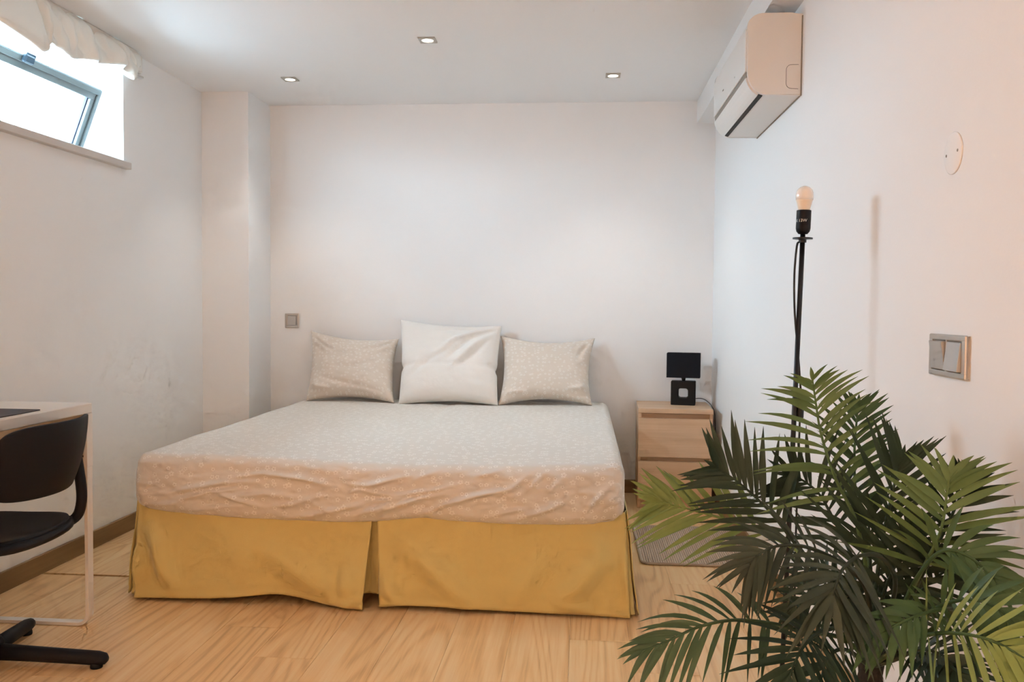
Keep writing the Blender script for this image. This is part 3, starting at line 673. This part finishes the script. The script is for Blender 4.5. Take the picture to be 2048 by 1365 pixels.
# ------------------------------------------------------------------ nightstand (turned a little), built in its own frame
ns_loc, ns_rot = (.307, 4.739-.10+.07, 0), -.0348
nst = empty('nightstand', ns_loc, ns_rot, label='small oak nightstand with two drawers beside the bed', cat='nightstand')
NW, ND, NH = .40, .40, .55
P_ = lambda name, m, *a, **k: obj(name, bx(*a, **k), MT[m], nst, world=False)
P_('top', 'oak', 0, NW, -.004, ND, NH-.025, NH, bev=.0012)
P_('side_panel', 'oakz', 0, .018, .018, ND, 0, NH-.025, bev=.0008); P_('side_panel', 'oakz', NW-.018, NW, .018, ND, 0, NH-.025, bev=.0008)
P_('back_panel', 'oak', .018, NW-.018, ND-.008, ND, .05, NH-.025)
P_('carcass', 'oak', .018, NW-.018, .03, ND-.01, .05, NH-.03)
P_('plinth', 'oak', .018, NW-.018, .035, .052, 0, .05)
P_('drawer_front', 'oak', .002, NW-.002, 0, .018, .285, .497, bev=.0012)
P_('drawer_front', 'oak', .002, NW-.002, 0, .018, .050, .262, bev=.0012)

# table lamp
tl = empty('table_lamp', (.572, 4.93, NH), -.16, label='small black table lamp with a square shade on the nightstand', cat='table lamp')
bs = nb(); hw, hole = .068, .0265
def rsq(s, r, n=6, sk=0):
    out = []
    for cx_, cz_, a0 in ((s-r, s-r, 0), (-s+r, s-r, 90), (-s+r, -s+r, 180), (s-r, -s+r, 270)): out += arc(cx_, cz_, r, a0, a0+90, n)
    return out
o_ = rsq(hw, .006); i_ = rsq(hole, .013)
yf, yb = -.034, .034; zc = .068
loops = [[bs.verts.new((x_*k, y_, z_*k+zc)) for x_, z_ in L] for L, y_, k in ((o_, yf+.003, 1), (o_, yf, .965), (i_, yf, 1.12), (i_, yf+.006, 1), (i_, yb-.006, 1), (i_, yb, 1.12), (o_, yb, .965), (o_, yb-.003, 1))]
n_ = len(o_)
for a, b2 in zip(loops, loops[1:]+loops[:1]):
    for k in range(n_): bs.faces.new((a[k], a[(k+1) % n_], b2[(k+1) % n_], b2[k]))
obj('base', bs, MT['ceramic'], tl, world=False)
obj('neck', lathe(nb(), ((.008, .134), (.010, .140), (.014, .158), (.012, .162), (.010, .19)), (0, 0, 0), 16), MT['blackm'], tl, smooth=True, world=False)
sh = nb(); sw, sd, z0_, z1_ = .092, .058, .156, .293
for a in ((-sw, sw, -sd, -sd+.003), (-sw, sw, sd-.003, sd), (-sw, -sw+.003, -sd+.003, sd-.003), (sw-.003, sw, -sd+.003, sd-.003)): box(sh, *a, z0_, z1_)
obj('shade', sh, MT['shade'], tl, world=False)
b_ = tube(nb(), [(-sw+.002, 0, .27), (sw-.002, 0, .27)], .002, 6); tube(b_, [(0, -sd+.002, .27), (0, sd-.002, .27)], .002, 6)
obj('shade_carrier', b_, MT['blackm'], tl, world=False)
obj('lamp_holder', lathe(nb(), ((.012, .18), (.014, .185), (.014, .225), (.010, .228)), (0, 0, 0), 16), MT['blackm'], tl, smooth=True, world=False)
cp = smooth_path([at(1388, 798, 4.93)+Vector((0, .01, 0)), at(1405, 798, 4.93), at(1418, 806, 4.93), at(1426, 817, 4.90), at(1429, 826, 4.86), at(1430, 845, 4.80), at(1431.5, 870, 4.78), at(1430, 895, 4.77), at(1428, 906, 4.77)], 5)
obj('cord', tube(nb(), cp, .0022, 6), MT['cable'], tl, smooth=True)
k_ = [at(1429+5*math.cos(a), 914+4*math.sin(a), 4.78) + Vector((0, .02*math.sin(a*2), 0)) for a in np.linspace(-2.2, 9, 26)] + smooth_path([at(1428, 925, 4.80), at(1436, 960, 4.84), at(1438, 985, 4.86), at(1432, 1003, 4.84)], 4)
obj('cord_loop', tube(nb(), [at(1428, 906, 4.77)] + k_, .0022, 6), MT['cable'], tl, smooth=True)

# ------------------------------------------------------------------ rug
RX0, RX1, RY0, RY1 = .262, .735, 3.665, 4.30
rg = empty('rug', ((RX0+RX1)/2, (RY0+RY1)/2, 0), label='small ribbed beige rug on the floor in front of the nightstand', cat='rug')
def rrect(x0, x1, y0, y1, r, n=6):
    out = []
    for cx_, cy_, a0 in ((x1-r, y1-r, 0), (x0+r, y1-r, 90), (x0+r, y0+r, 180), (x1-r, y0+r, 270)): out += arc(cx_, cy_, r, a0, a0+90, n)
    return out
b_ = nb(); L = rrect(RX0, RX1, RY0, RY1, .035)
a = [b_.verts.new((x_, y_, .0005)) for x_, y_ in L]; c_ = [b_.verts.new((x_, y_, .009)) for x_, y_ in L]
for k in range(len(L)): b_.faces.new((a[k], a[(k+1) % len(L)], c_[(k+1) % len(L)], c_[k]))
b_.faces.new(c_); b_.faces.new(a[::-1])
obj('weave', b_, MT['rug'], rg)
Lp = [Vector((x_, y_, .007)) for x_, y_ in L]
obj('bound_edge', tube(nb(), Lp+[Lp[0]], .006, 8, cap=False), mat('rug_edge', (.46, .37, .30), .95), rg, smooth=True)

# ------------------------------------------------------------------ desk
DX, DY, DZ = -1.648, 2.777, .755
dk = empty('desk', (-1.90, 2.2, 0), label='white desk with a steel sled leg along the window wall', cat='desk')
D0 = 1.55
obj('desktop', bx(XL+.015, DX, D0, DY, DZ-.034, DZ, bev=.0025), MT['white'], dk)
def legframe(y0):
    zt = DZ-.034
    obj('end_panel', bx(XL+.03, DX-.012, y0-.016, y0, DZ-.215, zt), MT['raw'], dk)
    for z_ in (.70, .645, .575):
        obj('bolt_hole', lathe(nb(), ((.0, .0008), (.0035, .0006), (.0035, 0)), (DX-.024, y0-.016, z_), 10, (0, -1, 0)), MT['hole'], dk)
    obj('apron', bx(DX-.0125, DX+.0008, y0-.0335, y0+.0005, DZ-.215, zt, bev=.001), MT['whitem'], dk)
    r = .035; path = [(DX-.0055, zt)] + [(DX-.0055, .3)] + arc(DX-.0055-r, .0065+r, r, 0, -90, 7) + [(-1.9, .0065)] + arc(XL+.03+r, .0065+r, r, 270, 180, 7) + [(XL+.03, zt)]
    obj('sled_leg', tube(nb(), [(x_, y0-.0175, z_) for x_, z_ in path], .01, flat=(.0055, .0155)), MT['whitem'], dk)
legframe(DY); legframe(D0+.04)
ml = empty('desk_mat', (-1.9, 2.2, DZ), label='dark grey desk mat lying on the white desk', cat='desk mat')
b_ = nb(); L = rrect(XL+.06, DX-.028, 1.75, 2.548, .012); a = [b_.verts.new((x_, y_, DZ+.0004)) for x_, y_ in L]; c_ = [b_.verts.new((x_, y_, DZ+.0034)) for x_, y_ in L]
for k in range(len(L)): b_.faces.new((a[k], a[(k+1) % len(L)], c_[(k+1) % len(L)], c_[k]))
b_.faces.new(c_); b_.faces.new(a[::-1]); obj('pad', b_, MT['matpad'], ml)

# ------------------------------------------------------------------ swivel chair facing the desk
HB = Vector((-1.755, 2.405, 0))
ch = empty('swivel_chair', HB, label='black plastic swivel chair with a star base at the white desk', cat='chair')
def shell(name, fn, nu=28, nv=20, thick=.012):
    us, vs = np.linspace(-1, 1, nu), np.linspace(-1, 1, nv)
    V = np.array([[fn(u, v) for v in vs] for u in us])
    o = obj(name, grid_mesh(name, V), MT['black'], ch, smooth=True)
    md = o.modifiers.new('shell thickness', 'SOLIDIFY'); md.thickness = thick; md.offset = 0
    mb = o.modifiers.new('soft rim', 'BEVEL'); mb.width = .004; mb.segments = 2; mb.limit_method = 'ANGLE'; mb.angle_limit = .8
    return o
def sq2disc(u, v, p):
    """square to rounded square"""
    m_ = max(abs(u), abs(v)); 
    if m_ < 1e-6: return 0., 0.
    l = (abs(u)**p+abs(v)**p)**(1/p); return u*m_/l, v*m_/l
def back(u, v):
    a, b2 = sq2disc(u, v, 5)
    y = HB.y + .0 + a*.205; z = .640 + b2*.108 + .004*a
    x = -1.502 - .092*a*a + .026*b2 - .012*b2*b2
    return (x, y, z)
def seat(u, v):
    a, b2 = sq2disc(u, v, 4.5)
    x = -1.790 + b2*.205; y = HB.y + a*.210
    z = .398 + .020*a*a + .012*max(0, b2)**2 - .018*max(0, -b2)**3 - .008
    return (x, y, z)
shell('backrest', back, thick=.014); shell('seat', seat, thick=.022)
b_ = nb()
for k in range(40): pass
rim = [seat(*((math.cos(a)*1/max(abs(math.cos(a)), abs(math.sin(a))), math.sin(a)/max(abs(math.cos(a)), abs(math.sin(a)))))) for a in np.linspace(0, 2*PI, 49)]
obj('seat_rim', tube(nb(), [Vector(p)+Vector((0, 0, -.012)) for p in rim], .015, 8, cap=False), MT['black'], ch, smooth=True)
for s_ in (1, -1):
    pts = [(-1.72, HB.y+s_*.17, .385), (-1.645, HB.y+s_*.196, .388), (-1.604, HB.y+s_*.206, .410), (-1.590, HB.y+s_*.210, .462), (-1.594, HB.y+s_*.210, .53), (-1.604, HB.y+s_*.207, .61), (-1.612, HB.y+s_*.203, .665)]
    obj('back_support', tube(nb(), smooth_path(pts, 6), [.016]*25+[.0155]*6+[.013, .012, .011, .009, .006, .003], 10), MT['black'], ch, smooth=True)
HS = HB.copy(); HB = HB+Vector((-.022, .028, 0))
obj('column', lathe(nb(), ((.028, .06), (.028, .18), (.024, .19), (.024, .30), (.016, .31), (.016, .36), (.06, .365), (.075, .385)), HB, 18), MT['blackm'], ch, smooth=True)
obj('hub', lathe(nb(), ((.03, .022), (.04, .03), (.042, .06), (.034, .075)), HB, 20), MT['black'], ch, smooth=True)
for k, (dx, dy) in enumerate(((.355, .0), (-.035, .24), (-.355, -.0), (.035, -.24))):
    d = Vector((dx, dy, 0)); L_ = .374 if k % 2 == 0 else .262; d.normalize()
    pts = [HB+d*.02+Vector((0, 0, .036)), HB+d*.12+Vector((0, 0, .034)), HB+d*(L_-.03)+Vector((0, 0, .029)), HB+d*(L_-.008)+Vector((0, 0, .028)), HB+d*(L_)+Vector((0, 0, .028))]
    leg = obj('base_leg', tube(nb(), pts, [.025, .023, .021, .017, .008], 12), MT['black'], ch, smooth=True)
    obj('glide', lathe(nb(), ((.017, 0), (.018, .004), (.016, .02)), HB+d*(L_-.035), 14), MT['black'], leg, smooth=True)

# ------------------------------------------------------------------ bare floor lamp
PBq, PTq = Vector((.556, 2.395, 0)), Vector((.586, 2.38, 1.278))
fl_ = empty('floor_lamp', PBq, label='black pole floor lamp without a shade, bare bulb, behind the palm', cat='floor lamp')
ax = (PTq-PBq).normalized()
obj('pole', tube(nb(), [PBq+Vector((0, 0, .012)), PTq+ax*.02], .0068, 12), MT['blackm'], fl_, smooth=True)
obj('stop_ring', lathe(nb(), ((.010, -.010), (.010, -.002), (.026, -.001), (.026, .003), (.008, .0035)), PTq, 24, ax), MT['blackm'], fl_, smooth=False)
obj('socket', lathe(nb(), ((.006, .012), (.012, .013), (.0175, .020), (.019, .028), (.019, .074), (.0185, .076), (.015, .0765)), PTq, 28, ax), MT['black'], fl_, smooth=True)
bu = obj('bulb', lathe(nb(), ((.012, .103), (.0222, .1035), (.0232, .112), (.0225, .122), (.019, .131), (.012, .138), (.005, .1408), (0, .1412)), PTq, 28, ax), MT['bulb'], fl_, smooth=True)
obj('bulb_collar', lathe(nb(), ((.0145, .074), (.0155, .080), (.0205, .100), (.0222, .1035)), PTq, 28, ax), MT['bulbneck'], bu, smooth=True)
for k in range(3):
    a = math.radians(135+120*k) + .62
    d = Vector((math.cos(a), math.sin(a), 0))
    obj('foot', tube(nb(), smooth_path([PBq+Vector((0, 0, .014)), PBq+d*.06+Vector((0, 0, .012)), PBq+d*.15+Vector((0, 0, .005)), PBq+d*.19+Vector((0, 0, .0045))], 4), .01, flat=(.014, .0035)), MT['blackm'], fl_)
# lettering printed round the socket
fc = bpy.data.curves.new('socket_text', 'FONT'); fc.body = 'MAX 13W'; fc.size = .0112; fc.align_x = 'RIGHT'
tob = bpy.data.objects.new('tmp_text', fc); COL.objects.link(tob); bpy.context.view_layer.update()
tm = bpy.data.meshes.new_from_object(tob.evaluated_get(bpy.context.evaluated_depsgraph_get())); bpy.data.objects.remove(tob)
fv = -Vector((PTq.x, PTq.y, 0)).normalized(); sv = Vector((0, 0, 1)).cross(fv).normalized()
for v in tm.vertices:
    a = (v.co.x+.0095)/.0192; v.co = PTq + ax*(.044+v.co.y) + (fv*math.cos(a)+sv*math.sin(a))*.0193 + Vector((0, 0, 0))
obj('rating_print', tm, MT['print'], fl_)
s2 = Vector((-1, -.15, 0)).normalized()
cpts = [PTq+ax*-.008+s2*.008, PTq-ax*.02+s2*.015, PTq-ax*.10+s2*.018, PTq-ax*.20+s2*.012, PTq-ax*.32+s2*-.004, PTq-ax*.42+s2*-.016]
obj('cord', tube(nb(), smooth_path(cpts, 6), .0028, 6), MT['cable'], fl_, smooth=True)
sw_c = PTq-ax*.455+s2*-.016
obj('cord_switch', tube(nb(), smooth_path([sw_c+ax*.05, sw_c+ax*.03, sw_c-ax*.02, sw_c-ax*.034], 3), [.004, .0055, .0075, .009, .010, .010, .010, .010, .008, .004][:10], 10), MT['cable'], fl_, smooth=True)
obj('lower_cord', tube(nb(), smooth_path([sw_c-ax*.03, sw_c-ax*.15+s2*-.002, sw_c-ax*.4+s2*-.006, sw_c-ax*.62+s2*-.02, Vector((.66, 2.43, .06)), Vector((.70, 2.50, .006))], 6), .0028, 6), MT['cable'], fl_, smooth=True)

# ------------------------------------------------------------------ palm
PC = at(1742, 1330, 1.62)
palm = empty('potted_palm', (PC.x, PC.y, 0), label='bushy artificial palm with feathered green fronds in front of the floor lamp', cat='plant')
obj('pot', lathe(nb(), ((.075, 0), (.085, .01), (.105, .17), (.11, .175), (.11, .19), (.098, .19), (.094, .165), (0, .165)), (PC.x, PC.y, 0), 28), mat('dark_pot', (.03, .028, .026), .6), palm, smooth=True)
tp = [Vector((PC.x, PC.y, .15)), Vector((PC.x+.004, PC.y, .25)), Vector((PC.x-.002, PC.y, .36)), PC+Vector((0, 0, .03)), PC+Vector((-.005, .01, .10))]
obj('trunk', tube(nb(), smooth_path(tp, 4), [.024+.003*math.sin(i*2.3) for i in range(15)]+[.02, .012], 10), mat('palm_trunk', (.022, .018, .013), .9, bump=(90, .8, .006)), palm, smooth=True)
MAXLEAF = 300; leaf_n = 0; rest = nb(); rest_mats = []
TOCAM = Vector((0, -1, .15))
def leaflet_pts(p, d, nrm, L, w_, bend, curl, q=6):
    """centre line and two edges of one strap-shaped leaflet"""
    rows = []; prof_ = (.35, .80, 1.0, .95, .74, .42, .03)
    sd = d.cross(nrm).normalized()
    for k in range(q+1):
        t_ = k/q; c_ = p + d*(L*t_) + bend*(L*t_*t_) + nrm*(curl*L*t_*t_*.5)
        h = w_*prof_[k]
        rows.append((c_ - sd*h + nrm*h*.28, c_, c_ + sd*h + nrm*h*.28))
    return rows
def add_leaf(bm, rows, mi=0):
    vs = [[bm.verts.new(v) for v in r] for r in rows]
    for a, b2 in zip(vs, vs[1:]):
        for k in (0, 1):
            f = bm.faces.new((a[k], a[k+1], b2[k+1], b2[k])); f.material_index = mi; f.smooth = True
def frond(pts, n, Lmax, m, nrm=None, start=.3, wid=.0075, droop=.18, ang=(72, 22), curl=0., left=1., right=1., seed=0, env=(.55, 1, .35), stem=None, single=True, out=.16):
    """pts: (photo x, photo y, depth) from the crown outwards; n leaflet pairs"""
    global leaf_n
    rnd = random.Random(seed)
    path = smooth_path([at(*p) for p in pts], 10); N = len(path)-1
    o = obj('frond', tube(nb(), path, [.0042*(1-.8*i/N)+.0006 for i in range(N+1)], 6), stem or LEAF[m], palm, smooth=True)
    nr0 = Vector(nrm or TOCAM).normalized()
    own = single and leaf_n + 2*n+1 <= MAXLEAF
    for k in range(n):
        s_ = start + (1-start)*(k+.35)/n
        for sg in (-1, 1):
            q = min(max(s_ + rnd.uniform(-.010, .010) + (.006 if sg > 0 else 0), 0), .999)*N; i = int(q); fr_ = q-i
            p = path[i].lerp(path[i+1], fr_); t_ = (path[min(i+2, N)]-path[max(i-1, 0)]).normalized()
            nn = (nr0 - t_*nr0.dot(t_)).normalized(); side = t_.cross(nn).normalized()*sg
            u = (s_-start)/(1-start)
            L = 1.1*Lmax*float(np.interp(u, [0, .45, 1], env))*rnd.uniform(.9, 1.1)*(left if sg < 0 else right)
            a = math.radians(ang[0]+(ang[1]-ang[0])*u + rnd.uniform(-6, 6))
            d = (t_*math.cos(a) + side*math.sin(a) + nn*rnd.uniform(-.05, .22)).normalized()
            nl = (nn + side*rnd.uniform(-.35, .1) + t_*rnd.uniform(-.3, .3)); nl = (nl-d*nl.dot(d)).normalized()
            rows = leaflet_pts(p, d, nl, L, wid*rnd.uniform(.85, 1.12)*min(1, .55+L/Lmax*.6), side*(out*rnd.uniform(.5, 1.3)) + Vector((0, 0, -droop*rnd.uniform(.6, 1.4))), curl+rnd.uniform(-.12, .12))
            for r_ in rows:
                for v in r_:
                    if v.x > XR-.012: v.x = XR-.012
            if own:
                b_ = nb(); add_leaf(b_, rows); me = bpy.data.meshes.new('leaflet'); b_.to_mesh(me); b_.free()
                obj('leaflet', me, LEAF[m], o); leaf_n += 1
            else:
                if m not in rest_mats: rest_mats.append(m)
                add_leaf(rest, rows, rest_mats.index(m))
    # terminal leaflet
    t_ = (path[-1]-path[-3]).normalized(); nn = (nr0-t_*nr0.dot(t_)).normalized()
    rows = leaflet_pts(path[-2], t_, nn, Lmax*env[2]*1.0, wid*.8, Vector((0, 0, -droop*.7)), curl)
    if own:
        b_ = nb(); add_leaf(b_, rows); me = bpy.data.meshes.new('leaflet'); b_.to_mesh(me); b_.free(); obj('leaflet', me, LEAF[m], o); leaf_n += 1
    else:
        if m not in rest_mats: rest_mats.append(m)
        add_leaf(rest, rows, rest_mats.index(m))
B0 = (1742, 1335, 1.62)
# the tall fresh green one in the middle
frond([B0, (1738, 1180, 1.66), (1712, 1045, 1.70), (1672, 960, 1.72), (1643, 872, 1.73), (1631, 802, 1.73), (1625, 758, 1.72)], 15, .118, 'light', start=.42, wid=.0054, droop=.22, ang=(62, 34), seed=1, env=(1.0, 1.0, .30), out=.22)
# low left one over the floor
frond([B0, (1690, 1280, 1.60), (1600, 1262, 1.55), (1545, 1248, 1.50), (1470, 1241, 1.45), (1400, 1254, 1.42), (1335, 1283, 1.40), (1285, 1303, 1.39)], 15, .108, 'blue', nrm=(0, -.75, .65), start=.42, wid=.0052, droop=.34, ang=(58, 18), seed=2, env=(.75, 1.0, .36), out=.05)
# yellow green one reaching to the nightstand
frond([B0, (1690, 1190, 1.72), (1590, 1100, 1.86), (1480, 1050, 1.95), (1390, 1022, 2.0), (1335, 1008, 2.02), (1312, 1006, 2.02)], 15, .165, 'lime', nrm=(0, -.9, .35), start=.42, wid=.0072, droop=.14, ang=(44, 24), seed=3, env=(1.0, .85, .24), out=.02)
# dark one left of the pole
frond([B0, (1690, 1190, 1.70), (1608, 1110, 1.76), (1545, 1030, 1.80), (1492, 978, 1.82), (1450, 946, 1.84), (1438, 938, 1.84)], 15, .125, 'dark', nrm=(.1, -.95, .2), start=.42, wid=.0070, droop=.06, ang=(52, 24), seed=4, env=(1.15, 1.0, .32), right=1.15, out=.08)
# fresh green one at the right
frond([B0, (1770, 1280, 1.58), (1805, 1215, 1.55), (1850, 1130, 1.50), (1882, 1060, 1.47), (1894, 985, 1.46), (1899, 955, 1.46)], 13, .120, 'light', nrm=(-.2, -.95, .1), start=.48, wid=.0062, droop=.12, ang=(74, 22), seed=5, env=(1.1, 1.0, .36), out=.1)
# drooping olive one in the middle
frond([B0, (1790, 1180, 1.50), (1765, 1118, 1.42), (1722, 1112, 1.36), (1688, 1136, 1.30), (1672, 1170, 1.27), (1666, 1192, 1.26)], 12, .105, 'olive', nrm=(0, -.9, .45), start=.52, wid=.0056, droop=.28, ang=(70, 22), seed=6, env=(1.05, 1.0, .7), out=.05)
# bottom centre one
frond([B0, (1700, 1262, 1.52), (1650, 1262, 1.44), (1615, 1285, 1.38), (1590, 1325, 1.34), (1575, 1372, 1.32)], 14, .115, 'dark', nrm=(0, -.8, .6), start=.42, wid=.0054, droop=.18, ang=(62, 24), seed=7, env=(.9, 1.0, .6), out=.08)
# left centre drooping one
frond([B0, (1735, 1190, 1.54), (1688, 1132, 1.48), (1620, 1097, 1.43), (1560, 1092, 1.40), (1520, 1108, 1.38), (1500, 1130, 1.38)], 14, .10, 'olive', nrm=(0, -.8, .6), start=.45, wid=.0050, droop=.30, ang=(54, 22), seed=8, env=(.9, 1.0, .5), out=.05)
# dark one behind the tall one, to the right
frond([B0, (1745, 1180, 1.72), (1725, 1080, 1.80), (1711, 985, 1.85), (1709, 900, 1.88), (1714, 835, 1.89), (1716, 812, 1.89)], 15, .095, 'mid', start=.45, wid=.0058, droop=.02, ang=(60, 26), seed=9, env=(.9, 1.0, .30), out=.1)
# dark one behind, leaning left
frond([B0, (1740, 1200, 1.70), (1702, 1109, 1.78), (1665, 1035, 1.82), (1635, 985, 1.84), (1595, 955, 1.85), (1578, 950, 1.85)], 14, .125, 'dark', nrm=(.1, -.95, 0), start=.38, wid=.0056, droop=.10, ang=(66, 26), seed=10, env=(1.1, 1.0, .30), out=.1)
# dark one in the centre right
frond([B0, (1752, 1180, 1.60), (1765, 1080, 1.60), (1785, 985, 1.60), (1797, 940, 1.60), (1801, 925, 1.60)], 14, .10, 'dark', nrm=(.1, -1, 0), start=.28, wid=.0062, droop=-.05, ang=(50, 20), seed=11, env=(1.4, 1.05, .34), left=1.25, out=.08)
# dark one behind the right fresh one
frond([B0, (1790, 1260, 1.56), (1840, 1160, 1.52), (1890, 1060, 1.49), (1925, 985, 1.475), (1940, 955, 1.47)], 12, .085, 'dark', nrm=(-.3, -.95, .1), start=.38, wid=.0058, droop=.05, ang=(70, 22), seed=12, env=(1.1, .95, .3), out=.05)
# arching blue green one at right
frond([B0, (1790, 1250, 1.52), (1832, 1160, 1.45), (1880, 1105, 1.41), (1930, 1110, 1.39), (1975, 1145, 1.38), (1998, 1175, 1.38)], 13, .09, 'mid', nrm=(-.2, -.85, .5), start=.42, wid=.0062, droop=.35, ang=(60, 26), seed=13, env=(1.0, 1.0, .5), out=.05)
# yellow green one at the right edge
frond([B0, (1790, 1300, 1.45), (1850, 1272, 1.32), (1920, 1268, 1.24), (1990, 1285, 1.20), (2050, 1318, 1.18)], 13, .10, 'lime', nrm=(-.2, -.85, .5), start=.40, wid=.0048, droop=.22, ang=(64, 24), curl=.1, seed=14, env=(.9, 1.0, .5), stem=LEAF['mid'])
# broad olive one pointing left across the crown
frond([B0, (1850, 1270, 1.50), (1905, 1222, 1.42), (1870, 1222, 1.34), (1820, 1238, 1.29), (1770, 1262, 1.27), (1740, 1275, 1.26)], 13, .075, 'mid', nrm=(0, -.8, .6), start=.42, wid=.0062, droop=.28, ang=(44, 18), seed=15, env=(.9, 1.0, .6), out=.02)
# lower fillers around the crown
frond([B0, (1800, 1310, 1.52), (1860, 1310, 1.44), (1910, 1340, 1.38), (1940, 1385, 1.36)], 12, .085, 'dark', nrm=(0, -.8, .6), start=.35, wid=.0055, droop=.25, seed=16)
frond([B0, (1690, 1300, 1.52), (1655, 1318, 1.46), (1640, 1370, 1.42)], 10, .09, 'dark', nrm=(0, -.8, .6), start=.25, wid=.0055, droop=.25, seed=17)
frond([B0, (1760, 1270, 1.66), (1790, 1200, 1.70), (1830, 1140, 1.70), (1865, 1090, 1.66)], 13, .095, 'dark', nrm=(0, -1, .2), start=.2, wid=.0058, droop=.1, seed=18)
frond([B0, (1730, 1270, 1.70), (1700, 1210, 1.76), (1650, 1160, 1.82), (1600, 1135, 1.86)], 13, .11, 'dark', nrm=(0, -1, .2), start=.2, wid=.0056, droop=.15, seed=19)
frond([B0, (1745, 1250, 1.66), (1742, 1150, 1.70), (1738, 1060, 1.72), (1735, 1010, 1.72)], 13, .11, 'dark', nrm=(0, -1, .1), start=.2, wid=.0060, droop=.05, seed=20)
frond([B0, (1750, 1260, 1.58), (1770, 1180, 1.56), (1800, 1110, 1.55), (1820, 1050, 1.55)], 12, .10, 'dark', nrm=(0, -1, .1), start=.25, wid=.0060, droop=.08, seed=21)
frond([B0, (1735, 1260, 1.60), (1705, 1200, 1.58), (1660, 1175, 1.56), (1610, 1190, 1.54), (1575, 1225, 1.53)], 12, .09, 'dark', nrm=(0, -.85, .5), start=.3, wid=.0052, droop=.28, seed=22)
frond([B0, (1800, 1290, 1.46), (1860, 1225, 1.38), (1930, 1200, 1.32), (1990, 1215, 1.28), (2030, 1250, 1.26)], 13, .09, 'mid', nrm=(-.2, -.85, .5), start=.35, wid=.0056, droop=.30, ang=(60, 24), seed=23)
frond([B0, (1790, 1320, 1.50), (1840, 1300, 1.44), (1890, 1315, 1.40), (1925, 1360, 1.38)], 12, .085, 'olive', nrm=(0, -.85, .5), start=.3, wid=.0056, droop=.25, seed=24)
frond([B0, (1780, 1260, 1.60), (1825, 1200, 1.58), (1880, 1150, 1.54), (1930, 1130, 1.51)], 12, .09, 'dark', nrm=(-.2, -1, .2), start=.3, wid=.0060, droop=.12, seed=25)
me = bpy.data.meshes.new('leaflets'); rest.to_mesh(me); rest.free()
o = obj('leaflets', me, None, palm); o['kind'] = 'stuff'
for k in rest_mats: me.materials.append(LEAF[k])
